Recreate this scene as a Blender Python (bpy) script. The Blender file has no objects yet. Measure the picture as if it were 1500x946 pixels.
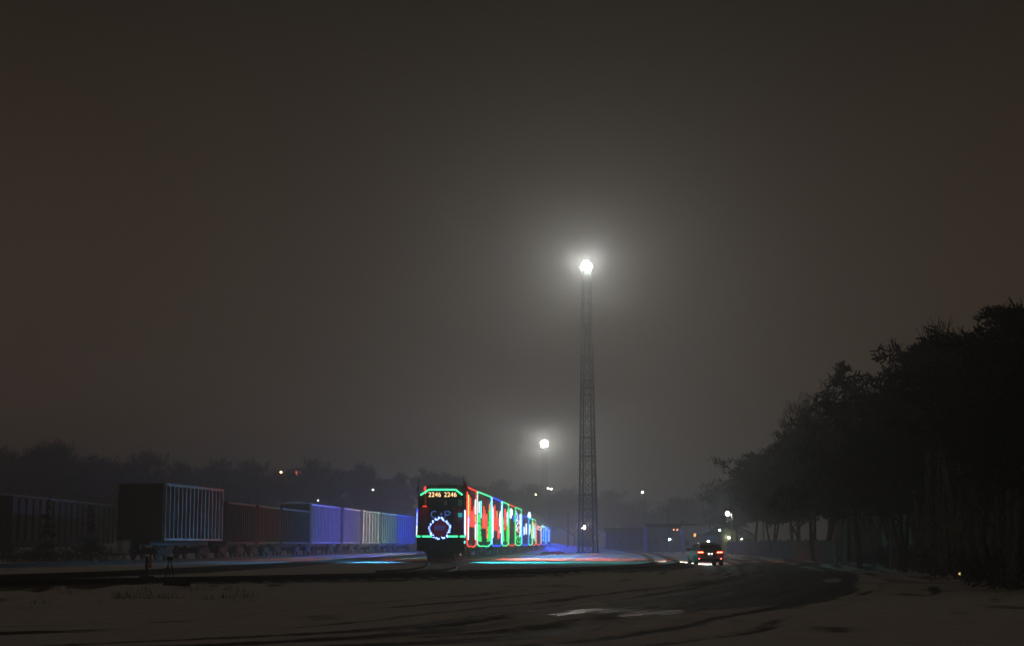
import bpy, math, random
import numpy as np
from mathutils import Vector, Matrix

# ------------------------------------------------------------------ camera, world, exposure
SC = bpy.context.scene
COL = SC.collection
F = 2400.0                      # focal length in pixels of the 1500 px wide photograph
PITCH = math.atan(322 / F)
EYE = 1.4
cam = bpy.data.objects.new('camera', bpy.data.cameras.new('camera'))
COL.objects.link(cam)
cam.location = (0, 0, EYE)
cam.rotation_euler = (math.pi / 2 + PITCH, 0, 0)
cam.data.sensor_width = 36
cam.data.lens = 36 * F / 1500
cam.data.clip_end = 4000
SC.camera = cam

W = bpy.data.worlds.new('World'); SC.world = W; W.use_nodes = True
nt = W.node_tree; nt.nodes.clear()
wo = nt.nodes.new('ShaderNodeOutputWorld'); bg = nt.nodes.new('ShaderNodeBackground')
tc = nt.nodes.new('ShaderNodeTexCoord'); sx = nt.nodes.new('ShaderNodeSeparateXYZ')
rp = nt.nodes.new('ShaderNodeValToRGB')
nt.links.new(tc.outputs['Generated'], sx.inputs[0]); nt.links.new(sx.outputs['Z'], rp.inputs[0])
wn = nt.nodes.new('ShaderNodeTexNoise'); wn.inputs['Scale'].default_value = 2.6; wn.inputs['Detail'].default_value = 3
nt.links.new(tc.outputs['Generated'], wn.inputs['Vector'])
wm = nt.nodes.new('ShaderNodeMapRange'); wm.inputs['To Min'].default_value = .72; wm.inputs['To Max'].default_value = 1.28
nt.links.new(wn.outputs['Fac'], wm.inputs['Value']); nt.links.new(wm.outputs[0], bg.inputs[1])
nt.links.new(rp.outputs[0], bg.inputs[0]); nt.links.new(bg.outputs[0], wo.inputs[0])
cr = rp.color_ramp
cr.elements[0].position = 0.0; cr.elements[0].color = (.076, .046, .027, 1)
cr.elements[1].position = 0.33; cr.elements[1].color = (.0150, .0112, .0080, 1)
for pos, c in ((.12, (.046, .0295, .0185, 1)), (.6, (.026, .0205, .0155, 1)), (1.0, (.042, .033, .026, 1))):
    e = cr.elements.new(pos); e.color = c
bg.inputs[1].default_value = 1.0     # night overcast lit by the town, no sun

vs = SC.view_settings
vs.view_transform = 'Standard'; vs.look = 'None'; vs.exposure = 0; vs.gamma = 1
vs.use_curve_mapping = False
cy = SC.cycles
cy.use_denoising = True
try:
    cy.denoiser = 'OPENIMAGEDENOISE'
except Exception:
    pass
cy.volume_bounces = 3
cy.max_bounces = 5; cy.diffuse_bounces = 2; cy.glossy_bounces = 2; cy.transparent_max_bounces = 4
cy.caustics_reflective = False; cy.caustics_refractive = False
cy.sample_clamp_indirect = 4.0

# strengths that were tuned against the photograph
TOWER_L = 1700.0
HAZE = 0.0029
HAZE_G = 0.8

rnd = random.Random(7)

def P(px, py, Y):
    dx = (px - 750) / F; dy = (473 - py) / F
    c, s = math.cos(PITCH), math.sin(PITCH)
    t = Y / (c - dy * s)
    return Vector((dx * t, Y, EYE + (s + dy * c) * t))

# ------------------------------------------------------------------ materials
def mat(name, col=(.5, .5, .5), rough=.6, metal=0.0, emit=None, es=1.0, noise=0.0, nscale=6.0, bump=0.0, spec=.4):
    m = bpy.data.materials.new(name); m.use_nodes = True
    n = m.node_tree.nodes; l = m.node_tree.links
    b = n['Principled BSDF']
    b.inputs['Base Color'].default_value = (*col, 1)
    b.inputs['Roughness'].default_value = rough
    b.inputs['Metallic'].default_value = metal
    b.inputs['Specular IOR Level'].default_value = spec
    if emit:
        b.inputs['Emission Color'].default_value = (*emit, 1)
        b.inputs['Emission Strength'].default_value = es
    if noise or bump:
        t = n.new('ShaderNodeTexCoord'); x = n.new('ShaderNodeTexNoise')
        x.inputs['Scale'].default_value = nscale; x.inputs['Detail'].default_value = 6
        l.new(t.outputs['Object'], x.inputs['Vector'])
        if noise:
            r = n.new('ShaderNodeValToRGB')
            r.color_ramp.elements[0].position = .3; r.color_ramp.elements[1].position = .7
            r.color_ramp.elements[0].color = (*[c * (1 - noise) for c in col], 1)
            r.color_ramp.elements[1].color = (*[min(1, c * (1 + noise)) for c in col], 1)
            l.new(x.outputs['Fac'], r.inputs[0]); l.new(r.outputs[0], b.inputs['Base Color'])
        if bump:
            u = n.new('ShaderNodeBump'); u.inputs['Strength'].default_value = bump; u.inputs['Distance'].default_value = .02
            l.new(x.outputs['Fac'], u.inputs['Height']); l.new(u.outputs[0], b.inputs['Normal'])
    return m

def glow(name, col, s):
    return mat(name, (.02, .02, .02), .5, emit=col, es=s)

M = {}
M['loco_dark'] = mat('loco_dark', (.012, .014, .016), .45, .2, noise=.3)
M['loco_red'] = mat('loco_red', (.62, .028, .045), .35, noise=.25, nscale=3)
M['loco_black'] = mat('loco_black', (.015, .015, .017), .5)
M['glass'] = mat('glass', (.02, .022, .025), .08, spec=.6)
M['steel'] = mat('steel', (.10, .095, .09), .5, .8, noise=.4)
M['railsteel'] = mat('railsteel', (.035, .03, .027), .5, .6, noise=.4, nscale=2)
M['sleeper'] = mat('sleeper', (.03, .025, .02), .9, noise=.4)
M['box_maroon'] = mat('box_maroon', (.075, .02, .018), .6, noise=.35, nscale=1.5)
M['box_dark'] = mat('box_dark', (.035, .035, .038), .6, noise=.3, nscale=1.5)
M['fr_silver_lit'] = mat('fr_silver_lit', (.34, .34, .35), .5, .25, noise=.35, nscale=1.2)  # paler ribs carry the highlights in their colour
M['fr_end_shaded'] = mat('fr_end_shaded', (.055, .046, .034), .6, noise=.35, nscale=1.2)  # end walls: shade put into the colour, darker than the sides
M['fr_dark'] = mat('fr_dark', (.045, .045, .05), .6, noise=.4, nscale=1.2)
M['fr_brown'] = mat('fr_brown', (.075, .045, .035), .6, noise=.35, nscale=1.2)
M['fr_white'] = mat('fr_white', (.46, .46, .46), .5, noise=.25, nscale=1.2)
M['fr_white_shaded'] = mat('fr_white_shaded', (.17, .17, .18), .5, noise=.3, nscale=1.2)  # shaded copy of the white paint, for the gaps between ribs
M['fr_blue'] = mat('fr_blue', (.20, .30, .42), .5, noise=.25, nscale=1.2)
M['fr_olive'] = mat('fr_olive', (.045, .036, .016), .7, noise=.3, nscale=1.2)
M['fr_green'] = mat('fr_green', (.034, .04, .03), .7, noise=.3, nscale=1.2)
M['truckm'] = mat('truckm', (.018, .017, .016), .7, .3, noise=.3)
M['snowcap'] = mat('snowcap', (.55, .55, .56), .7)
M['tower'] = mat('tower', (.02, .034, .035), .6, .4, noise=.3)
M['fixture'] = mat('fixture', (.08, .08, .08), .5, .5)
M['pole_wood'] = mat('pole_wood', (.10, .085, .07), .8, noise=.4)
M['pole_metal'] = mat('pole_metal', (.22, .22, .21), .5, .6, noise=.2)
M['bark'] = mat('bark', (.055, .045, .038), .9, noise=.4, nscale=5, bump=.4)
M['bark_pale'] = mat('bark_pale', (.20, .175, .15), .9, noise=.4, nscale=5, bump=.4)
M['twig'] = mat('twig', (.045, .038, .034), .9, noise=.3)
M['needle'] = mat('needle', (.022, .032, .022), .8, noise=.5, nscale=1.2, spec=.15)
M['needle_b'] = mat('needle_b', (.028, .036, .024), .8, noise=.5, nscale=1.2, spec=.15)
M['shrub'] = mat('shrub', (.035, .03, .024), .9, noise=.4)
M['drygrass'] = mat('drygrass', (.17, .13, .08), .9, noise=.4)
M['fence'] = mat('fence', (.028, .030, .045), .7, noise=.3, nscale=2)
M['fencepost'] = mat('fencepost', (.20, .19, .18), .6, noise=.3)
M['wall_a'] = mat('wall_a', (.26, .25, .20), .8, noise=.15, nscale=2)
M['wall_b'] = mat('wall_b', (.12, .12, .12), .8, noise=.2, nscale=2)
M['wall_c'] = mat('wall_c', (.22, .15, .10), .8, noise=.2, nscale=2)
M['roof'] = mat('roof', (.06, .06, .065), .8, noise=.3)
M['roof_snow'] = mat('roof_snow', (.55, .55, .55), .8, noise=.1)
M['carpaint'] = mat('carpaint', (.24, .17, .155), .35, .2, noise=.06)
M['carblack'] = mat('carblack', (.012, .012, .012), .5)
M['tyre'] = mat('tyre', (.012, .012, .012), .9)
M['rim'] = mat('rim', (.3, .3, .3), .35, .8)
M['yellow'] = mat('yellow', (.45, .26, .03), .6)
M['plate'] = mat('plate', (.7, .7, .68), .5)
M['flag_red'] = mat('flag_red', (.55, .03, .045), .8)
M['flag_dark'] = mat('flag_dark', (.03, .02, .022), .8)
M['wreath_red_glow'] = mat('wreath_red_glow', (.22, .015, .03), .5, emit=(.5, .02, .12), es=.05)  # faint glow put into the disc, though it is no lamp
M['plaque'] = mat('plaque', (.10, .08, .25), .5, emit=(.16, .12, .6), es=.28)  # glow added to the colour of a plain plaque

GREEN, RED, BLUE, WHITE, CYAN = (.07, 1, .36), (1, .06, .035), (.03, .09, 1), (.75, .92, 1), (.05, .85, .95)
E = {
    'green': glow('led_green', (.06, 1, .36), 2.4), 'red': glow('led_red', (1, .05, .03), 2.4),
    'blue': glow('led_blue', (.02, .07, 1), 3.6), 'white': glow('led_white', (.70, .90, 1), 2.7),
    'cyan': glow('led_cyan', (.10, .95, .85), 2.2), 'orange': glow('led_orange', (1, .32, .06), 1.9),
    'yellow': glow('led_yellow', (.75, .9, .22), 1.5), 'leaf': glow('led_leaf', (.04, 1, .13), 1.5),
    'block': glow('led_block', (1, .075, .045), 1.35), 'pink': glow('led_pink', (1, .42, .5), 1.6),
    'violet': glow('led_violet', (.25, .12, 1), 2.0), 'bluedim': glow('led_bluedim', (.06, .13, .48), 1.1),
    'teal': glow('sign_teal', (.03, .65, .62), .6), 'number': glow('led_number', (1, .60, .27), 3.2),
    'bluewhite': glow('led_bluewhite', (.22, .34, 1), 6.0),
}

# ------------------------------------------------------------------ mesh helper
class MB:
    def __init__(s): s.v = []; s.f = []
    def quad(s, a, b, c, d):
        i = len(s.v); s.v += [tuple(a), tuple(b), tuple(c), tuple(d)]; s.f.append((i, i + 1, i + 2, i + 3)); return s
    def tri(s, a, b, c):
        i = len(s.v); s.v += [tuple(a), tuple(b), tuple(c)]; s.f.append((i, i + 1, i + 2)); return s
    def box(s, c, d, rz=0.0):
        i = len(s.v); co, si = math.cos(rz), math.sin(rz)
        for z in (-.5, .5):
            for x, y in ((-.5, -.5), (.5, -.5), (.5, .5), (-.5, .5)):
                X, Yy = x * d[0], y * d[1]
                s.v.append((c[0] + X * co - Yy * si, c[1] + X * si + Yy * co, c[2] + z * d[2]))
        s.f += [(i, i + 3, i + 2, i + 1), (i + 4, i + 5, i + 6, i + 7)]
        for k in range(4):
            a, b = i + k, i + (k + 1) % 4
            s.f.append((a, b, b + 4, a + 4))
        return s
    def prism(s, prof, y0, y1, axis='y'):
        """profile in (x,z), extruded along y"""
        i = len(s.v); n = len(prof)
        for y in (y0, y1):
            for (x, z) in prof:
                s.v.append((x, y, z) if axis == 'y' else (y, x, z))
        s.f.append(tuple(range(i, i + n))); s.f.append(tuple(range(i + 2 * n - 1, i + n - 1, -1)))
        for k in range(n):
            a, b = i + k, i + (k + 1) % n
            s.f.append((b, a, a + n, b + n))
        return s
    def tube(s, pts, r, n=4, cap=True, r1=None):
        pts = [Vector(p) for p in pts]; m = len(pts); i = len(s.v)
        for k, p in enumerate(pts):
            t = (pts[min(k + 1, m - 1)] - pts[max(k - 1, 0)])
            if t.length < 1e-6: t = Vector((0, 0, 1))
            t.normalize()
            u = t.cross(Vector((0, 0, 1)))
            if u.length < 1e-3: u = t.cross(Vector((0, 1, 0)))
            u.normalize(); w = t.cross(u)
            rr = r if r1 is None else r + (r1 - r) * k / max(1, m - 1)
            for j in range(n):
                a = 2 * math.pi * (j + .5) / n
                s.v.append(tuple(p + (u * math.cos(a) + w * math.sin(a)) * rr))
        for k in range(m - 1):
            for j in range(n):
                a, b = i + k * n + j, i + k * n + (j + 1) % n
                s.f.append((a, b, b + n, a + n))
        if cap:
            s.f.append(tuple(range(i + n - 1, i - 1, -1))); s.f.append(tuple(range(i + (m - 1) * n, i + m * n)))
        return s
    def ball(s, c, r, n=8, m=5, sz=1.0):
        i = len(s.v); c = Vector(c)
        s.v.append(tuple(c - Vector((0, 0, r * sz))))
        for a in range(1, m):
            ph = -math.pi / 2 + math.pi * a / m
            for j in range(n):
                th = 2 * math.pi * j / n
                s.v.append((c.x + r * math.cos(ph) * math.cos(th), c.y + r * math.cos(ph) * math.sin(th), c.z + r * sz * math.sin(ph)))
        s.v.append(tuple(c + Vector((0, 0, r * sz)))); top = len(s.v) - 1
        for j in range(n):
            s.f.append((i, i + 1 + (j + 1) % n, i + 1 + j))
            for a in range(m - 2):
                o = i + 1 + a * n
                s.f.append((o + j, o + (j + 1) % n, o + n + (j + 1) % n, o + n + j))
            o = i + 1 + (m - 2) * n
            s.f.append((o + j, o + (j + 1) % n, top))
        return s
    def disc(s, c, r, nrm=(0, -1, 0), n=16, depth=.04):
        c = Vector(c); nrm = Vector(nrm).normalized()
        return s.tube([c, c + nrm * depth], r, n)
    def build(s, name, m, parent=None, smooth=False):
        me = bpy.data.meshes.new(name); me.from_pydata(s.v, [], s.f); me.update()
        if isinstance(m, str): m = M[m] if m in M else E[m]
        me.materials.append(m)
        if smooth:
            me.polygons.foreach_set('use_smooth', [True] * len(me.polygons))
        o = bpy.data.objects.new(name, me); COL.objects.link(o)
        if parent is not None: o.parent = parent
        return o

def tag(o, label=None, cat=None, group=None, kind=None):
    if label: o['label'] = label
    if cat: o['category'] = cat
    if group: o['group'] = group
    if kind: o['kind'] = kind
    return o
def thing(name, label, cat, loc=(0, 0, 0), rz=0.0, group=None):
    o = bpy.data.objects.new(name, None); COL.objects.link(o)
    o.location = loc; o.rotation_euler = (0, 0, rz); o.empty_display_size = .2
    return tag(o, label, cat, group)
def kids(o): return [c for c in bpy.data.objects if c.parent == o]
def dup(root, loc, rz, label, group=None, scale=None):
    r = root.copy(); COL.objects.link(r); r.location = loc; r.rotation_euler = (0, 0, rz)
    if scale: r.scale = scale
    tag(r, label, None, group)
    for ch in kids(root):
        c = ch.copy(); COL.objects.link(c); c.parent = r
        for g in kids(ch):
            d = g.copy(); COL.objects.link(d); d.parent = c
    return r
def lamp(name, typ, loc, col, power, parent, **kw):
    d = bpy.data.lights.new(name, typ); d.color = col; d.energy = power
    rot = kw.pop('rot', None)
    for k, v in kw.items(): setattr(d, k, v)
    o = bpy.data.objects.new(name, d); COL.objects.link(o); o.location = loc; o.parent = parent
    if rot is not None: o.rotation_euler = rot
    return o

ORD = ['first', 'second', 'third', 'fourth', 'fifth', 'sixth', 'seventh', 'eighth', 'ninth', 'tenth', 'eleventh',
       'twelfth', 'thirteenth', 'fourteenth', 'fifteenth', 'sixteenth', 'seventeenth', 'eighteenth', 'nineteenth', 'twentieth']

# ------------------------------------------------------------------ paths on the ground (real metres)
def smooth_path(pts, step=.5):
    pts = np.array(pts, float); out = []
    for i in range(len(pts) - 1):
        p0 = pts[max(i - 1, 0)]; p1 = pts[i]; p2 = pts[i + 1]; p3 = pts[min(i + 2, len(pts) - 1)]
        n = max(2, int(np.linalg.norm(p2 - p1) / step))
        t = np.linspace(0, 1, n, endpoint=False)[:, None]
        d1 = np.linalg.norm(p2 - p1)
        m1 = (p2 - p0) / (np.linalg.norm(p2 - p1) + np.linalg.norm(p1 - p0) + 1e-9) * d1
        m2 = (p3 - p1) / (np.linalg.norm(p3 - p2) + np.linalg.norm(p2 - p1) + 1e-9) * d1
        out.append((2 * t**3 - 3 * t**2 + 1) * p1 + (t**3 - 2 * t**2 + t) * m1 + (-2 * t**3 + 3 * t**2) * p2 + (t**3 - t**2) * m2)
    out.append(pts[-1:]); return np.vstack(out)
FRONT = smooth_path([(-70, 0), (-34, 32), (-15.5, 48), (-5, 59.5), (3.4, 75), (6.6, 84), (8.6, 94), (9.7, 104), (12, 137), (15, 183), (20, 312), (27, 500)])
TRAIN = smooth_path([(-60, 12), (-26, 41.5), (-10, 55.5), (-5.4, 62), (-3.6, 70), (-3.45, 80), (-3.9, 92), (-4.4, 102), (-4.85, 115), (-4.75, 122), (-4.2, 133), (-3.4, 147), (-.4, 203), (6.3, 330), (15, 500)])
YARD = smooth_path([(-62, 14), (-30, 40), (-17, 56), (-12.9, 79), (-11.2, 110), (-9, 150), (-5, 230), (2, 360), (10, 500)])
FREIGHT = smooth_path([(-40, 30), (-29, 66), (-23.5, 101), (-21.8, 115), (-20, 153), (-17.6, 190), (-15, 228), (-8, 330), (4, 500)])
FARLEFT = smooth_path([(-39, 40), (-40, 122), (-40.5, 170), (-36, 260), (-24, 420)])
ROAD = smooth_path([(-14, 15.5), (-6, 21), (-.75, 25.8), (2.1, 33.5), (5.6, 43), (9.6, 58), (13.4, 78), (17.4, 112), (22.5, 170), (24.5, 230), (20, 300), (8, 345), (-20, 370)])
def path_at(path, Y, y_min=40):
    sel = path[path[:, 1] > -1e9]
    i = int(np.argmin(np.abs(sel[:, 1] - Y)))
    i = min(max(i, 2), len(sel) - 3)
    t = sel[i + 2] - sel[i - 2]
    x = np.interp(Y, sel[:, 1], sel[:, 0])
    return float(x), math.atan2(-t[0], t[1])

def dist_path(px, py, path):
    """nearest distance, signed side, arclength"""
    seg = np.vstack([[0, 0], np.diff(path, axis=0)]); s = np.cumsum(np.hypot(seg[:, 0], seg[:, 1]))
    tan = np.gradient(path, axis=0); tan /= np.linalg.norm(tan, axis=1)[:, None] + 1e-9
    D = np.empty(len(px)); S = np.empty(len(px))
    for a in range(0, len(px), 20000):
        dx = px[a:a + 20000, None] - path[None, :, 0]; dy = py[a:a + 20000, None] - path[None, :, 1]
        k = np.argmin(dx * dx + dy * dy, axis=1); r = np.arange(len(k))
        ddx, ddy = dx[r, k], dy[r, k]
        al = ddx * tan[k, 0] + ddy * tan[k, 1]
        D[a:a + 20000] = ddx * tan[k, 1] - ddy * tan[k, 0]     # + = right of the direction of travel
        d2 = np.hypot(ddx, ddy)
        far = np.abs(D[a:a + 20000]) < d2 * .5
        D[a:a + 20000] = np.where(far, np.sign(D[a:a + 20000] + 1e-9) * d2, D[a:a + 20000])
        S[a:a + 20000] = s[k] + al
    return D, S
_rs = np.random.RandomState(3); _lat = _rs.rand(256, 256)
def vnoise(x, y):
    xi = np.floor(x).astype(int); yi = np.floor(y).astype(int); fx = x - xi; fy = y - yi
    fx = fx * fx * (3 - 2 * fx); fy = fy * fy * (3 - 2 * fy)
    g = lambda a, b: _lat[a % 256, b % 256]
    return (g(xi, yi) * (1 - fx) * (1 - fy) + g(xi + 1, yi) * fx * (1 - fy) + g(xi, yi + 1) * (1 - fx) * fy + g(xi + 1, yi + 1) * fx * fy)
def fbm(x, y, o=4):
    r = 0; a = .5
    for k in range(o):
        r = r + a * vnoise(x * 2**k + 17 * k, y * 2**k + 31 * k); a *= .5
    return r
def sstep(a, b, x):
    t = np.clip((x - a) / (b - a), 0, 1); return t * t * (3 - 2 * t)
# the edge of the tree belt and the fence
BELT = smooth_path([(6, 12), (12.6, 40), (14.6, 50), (17.6, 76), (21, 107), (23.5, 150), (26.7, 205), (30, 260)])

def ground_fields(x, y):
    x = np.asarray(x, float).ravel(); y = np.asarray(y, float).ravel()
    dF, sF = dist_path(x, y, FRONT)
    dT, sT = dist_path(x, y, TRAIN); dY, sY = dist_path(x, y, YARD); dB, sB = dist_path(x, y, FREIGHT); dL, _ = dist_path(x, y, FARLEFT)
    dR, sR = dist_path(x, y, ROAD); dE, sE = dist_path(x, y, BELT)
    near = np.clip(1 - np.hypot(x, y - 60) / 500, 0, 1)
    h = .17 * sstep(2.4, .9, dF)                          # the yard lies a little above the road
    h += .05 * (fbm(x * .25, y * .25, 3) - .47) * near
    h += .045 * (fbm(x * 1.1 + 40, y * .9, 3) - .47) * near
    # ruts of the road
    rut = 0
    for off, wd, am in ((-2.3, .22, .8), (-1.0, .36, 1.0), (.65, .40, 1.0), (2.2, .26, .8), (3.5, .3, .35), (-3.6, .25, .4)):
        wob = off + .5 * (fbm(sR * .06 + off * 3, off * 7 + 0 * sR, 2) - .4)
        brk = np.clip(fbm(sR * .12 + off * 11, dR * 1.6, 4) * 2.8 - .6, 0, 1)
        rut = np.maximum(rut, am * np.exp(-((dR - wob) / wd)**2) * brk)
    core = np.exp(-(dR / 2.9)**2) * sstep(30, 46, y) * sstep(150, 100, y)
    wet = np.clip(rut * 1.15 * sstep(13, 20, y) + core * (fbm(sR * .12, dR * .9, 4) * 2.0 - .25), 0, 1)
    far_road = np.exp(-((y - 345 - .25 * x) / 22)**2) * sstep(-8, 8, x) * .8
    wet = np.maximum(wet, far_road * (x < 60))
    mott = np.clip(fbm(x * .55 + 3, y * .22 + 8, 5) * 3.2 - 1.5, 0, 1)
    h -= .05 * wet
    # drifts beside the road and the belt
    h += .22 * np.exp(-((dE + 1.0) / .8)**2) * (.4 + fbm(sE * .3, dE * .5, 3)) * sstep(90, 110, y) * sstep(230, 200, y)
    h += .25 * sstep(0, 3, dE) * sstep(400, 250, y) * (y > 0)
    # weedy bank on the left of the road
    bank = np.exp(-((dF - 4.2) / 1.7)**2) * sstep(-4.5, -8, x) * sstep(20, 30, y)
    h += bank * (.12 + .25 * fbm(x * .8, y * .8, 4))
    dirt_shade = bank * np.clip(fbm(x * 1.4, y * .8, 4) * 2.2 - .75, 0, 1) * .75
    dirt_shade = np.maximum(dirt_shade, mott * .42 * (y < 130))
    # tracks: dark ballast along the rails, front track's shadow band painted in with it
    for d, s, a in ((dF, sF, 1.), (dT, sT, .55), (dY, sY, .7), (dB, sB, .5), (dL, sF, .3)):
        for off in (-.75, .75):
            dirt_shade = np.maximum(dirt_shade, a * np.exp(-((d - off) / .26)**2) * np.clip(fbm(s * .3 + off, d, 3) * 1.8 - .1, 0, 1))
    dirt_shade = np.maximum(dirt_shade, .72 * np.exp(-((dF - 1.35) / .5)**2) * np.clip(fbm(sF * .12, dF * .5, 3) * 1.4 + .3, 0, 1) * sstep(128, 96, y))  # near shoulder of the front track: its unlit side put into the colour
    dirt_shade = np.maximum(dirt_shade, .7 * np.exp(-(dF / .8)**2) * sstep(-6, -13, x) * np.clip(fbm(sF * .2, dF * 2.5, 3) * 2.6 - .6, 0, 1))
    # thin snow streaks everywhere, litter under the belt
    st = np.clip(fbm(sR * .10 + 9, dR * 1.6 + 50, 4) * 2.8 - 1.25, 0, 1) * sstep(11, 4, np.abs(dR)) * .9
    dirt_shade = np.maximum(dirt_shade, st * (y < 200))
    st2 = np.clip(fbm(sF * .16 + 9, dF * 1.7 + 50, 4) * 2.8 - 1.55, 0, 1) * sstep(0, -3, dF) * .55
    dirt_shade = np.maximum(dirt_shade, st2 * sstep(-8, -14, x))
    hill = sstep(262, 345, y + 6 * (fbm(x * .03, y * .03, 3) - .5)) * sstep(22, -30, x)
    h += 9.5 * hill
    dirt_shade = np.maximum(dirt_shade, hill * .9)
    dirt_shade = np.maximum(dirt_shade, sstep(.6, 2.6, dE + 1.2 * (fbm(x * .7, y * .5, 3) - .45)) * .75 * sstep(250, 220, y) * (y > 0))
    ice = np.exp(-((x - 2.0) / 2.4)**2 - ((y - 34.5 - .35 * (x - 2.0)) / 3.6)**2) * np.clip(wet * 1.2 + .4, 0, 1)
    return h, np.clip(dirt_shade, 0, 1), np.clip(wet, 0, 1), dR, ice
def gz(x, y): return float(ground_fields([x], [y])[0][0])

def build_ground():
    rows = [-280, -150, -80, -40, -15, 0, 6, 11]
    k = np.arange(0, 420)
    inv = np.linspace(1.4 * 1638 / 14, 1.4 * 1638 / 430, 300)
    rows += list(1.4 * 1638 / inv) + [480, 540, 620, 720, 830, 940]
    rows = np.array(rows, float)
    ud = np.linspace(-.40, .40, 470)
    V = []
    geo = np.linspace(0, 1, 13)[1:]
    for Y in rows:
        s = math.sqrt(Y * Y + 144)
        xs = ud * s; e = xs[-1]; out = e * (900 / e)**geo
        V.append(np.concatenate([-out[::-1], xs, out]))
    X = np.array(V); Yg = np.repeat(rows[:, None], X.shape[1], 1)
    h, dirt_shade, wet, dR, ice = ground_fields(X, Yg)
    nr, nc = X.shape
    co = np.stack([X.ravel(), Yg.ravel(), h], 1)
    idx = np.arange(nr * nc).reshape(nr, nc)
    quads = np.stack([idx[:-1, :-1], idx[:-1, 1:], idx[1:, 1:], idx[1:, :-1]], -1).reshape(-1, 4)
    qd = np.abs(dR[quads]).mean(1); qy = co[quads][:, :, 1].mean(1); qx = co[quads][:, :, 0].mean(1)
    isroad = (qd < 4.2) & (qy > 13) & (qy < 400)
    for nm, sel in (('ground', ~isroad), ('road', isroad)):
        q = quads[sel]; u, invx = np.unique(q, return_inverse=True); q2 = invx.reshape(-1, 4)
        me = bpy.data.meshes.new(nm)
        me.from_pydata(co[u].tolist(), [], q2.tolist()); me.update()
        for an, arr in (('dirt_shade', dirt_shade), ('wet', wet), ('ice', ice)):
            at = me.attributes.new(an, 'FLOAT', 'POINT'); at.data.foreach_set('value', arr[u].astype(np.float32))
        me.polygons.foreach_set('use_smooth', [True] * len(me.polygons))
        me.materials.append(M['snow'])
        o = bpy.data.objects.new(nm, me); COL.objects.link(o); o['kind'] = 'structure'

def snow_material():
    m = bpy.data.materials.new('snow'); m.use_nodes = True; n = m.node_tree.nodes; l = m.node_tree.links
    b = n['Principled BSDF']
    t = n.new('ShaderNodeTexCoord')
    def noise(scale, det=6, vec=None):
        x = n.new('ShaderNodeTexNoise'); x.inputs['Scale'].default_value = scale; x.inputs['Detail'].default_value = det
        l.new(vec or t.outputs['Object'], x.inputs['Vector']); return x.outputs['Fac']
    def math_(op, a, bb, clamp=False):
        x = n.new('ShaderNodeMath'); x.operation = op; x.use_clamp = clamp
        for i, v in enumerate((a, bb)):
            if isinstance(v, (int, float)): x.inputs[i].default_value = v
            else: l.new(v, x.inputs[i])
        return x.outputs[0]
    def attr(nm):
        a = n.new('ShaderNodeAttribute'); a.attribute_name = nm; return a.outputs['Fac']
    mp = n.new('ShaderNodeMapping'); mp.inputs['Scale'].default_value = (1, .45, 1); l.new(t.outputs['Object'], mp.inputs[0])
    n1 = noise(2.2, 8, mp.outputs[0]); n2 = noise(14, 5)
    mixn = math_('ADD', math_('MULTIPLY', n1, .7), math_('MULTIPLY', n2, .3))
    def thr(a):
        r = n.new('ShaderNodeMapRange'); r.interpolation_type = 'SMOOTHSTEP'
        r.inputs['From Min'].default_value = .60; r.inputs['From Max'].default_value = .90
        l.new(math_('ADD', a, math_('MULTIPLY', mixn, .75)), r.inputs['Value']); return r.outputs[0]
    d = thr(attr('dirt_shade')); w = thr(attr('wet'))
    def mix(f, a, bb):
        x = n.new('ShaderNodeMix'); x.data_type = 'RGBA'; l.new(f, x.inputs['Factor'])
        for i, v in ((6, a), (7, bb)):
            if isinstance(v, tuple): x.inputs[i].default_value = (*v, 1)
            else: l.new(v, x.inputs[i])
        return x.outputs[2]
    sn = mix(mixn, (.36, .34, .32), (.82, .80, .78))
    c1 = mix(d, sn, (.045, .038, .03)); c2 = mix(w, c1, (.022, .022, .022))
    l.new(c2, b.inputs['Base Color'])
    r = n.new('ShaderNodeMapRange'); l.new(w, r.inputs['Value']); r.inputs['To Min'].default_value = .8; r.inputs['To Max'].default_value = .55
    ic = attr('ice'); r2 = n.new('ShaderNodeMapRange'); r2.interpolation_type = 'SMOOTHSTEP'
    mp2 = n.new('ShaderNodeMapping'); mp2.vector_type = 'TEXTURE'; mp2.inputs['Rotation'].default_value = (0, 0, math.radians(66)); mp2.inputs['Scale'].default_value = (4.0, .42, 1)
    l.new(t.outputs['Object'], mp2.inputs[0]); n3 = noise(1.5, 5, mp2.outputs[0])
    r2.inputs['From Min'].default_value = 1.04; r2.inputs['From Max'].default_value = 1.14
    l.new(math_('ADD', ic, math_('MULTIPLY', n3, .9)), r2.inputs['Value'])
    ro = math_('SUBTRACT', r.outputs[0], math_('MULTIPLY', r2.outputs[0], math_('SUBTRACT', r.outputs[0], .13)))
    l.new(ro, b.inputs['Roughness'])
    b.inputs['Specular IOR Level'].default_value = .25
    bp = n.new('ShaderNodeBump'); bp.inputs['Strength'].default_value = .55; bp.inputs['Distance'].default_value = .06
    l.new(mixn, bp.inputs['Height']); l.new(bp.outputs[0], b.inputs['Normal'])
    M['snow'] = m
snow_material()
build_ground()

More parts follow.
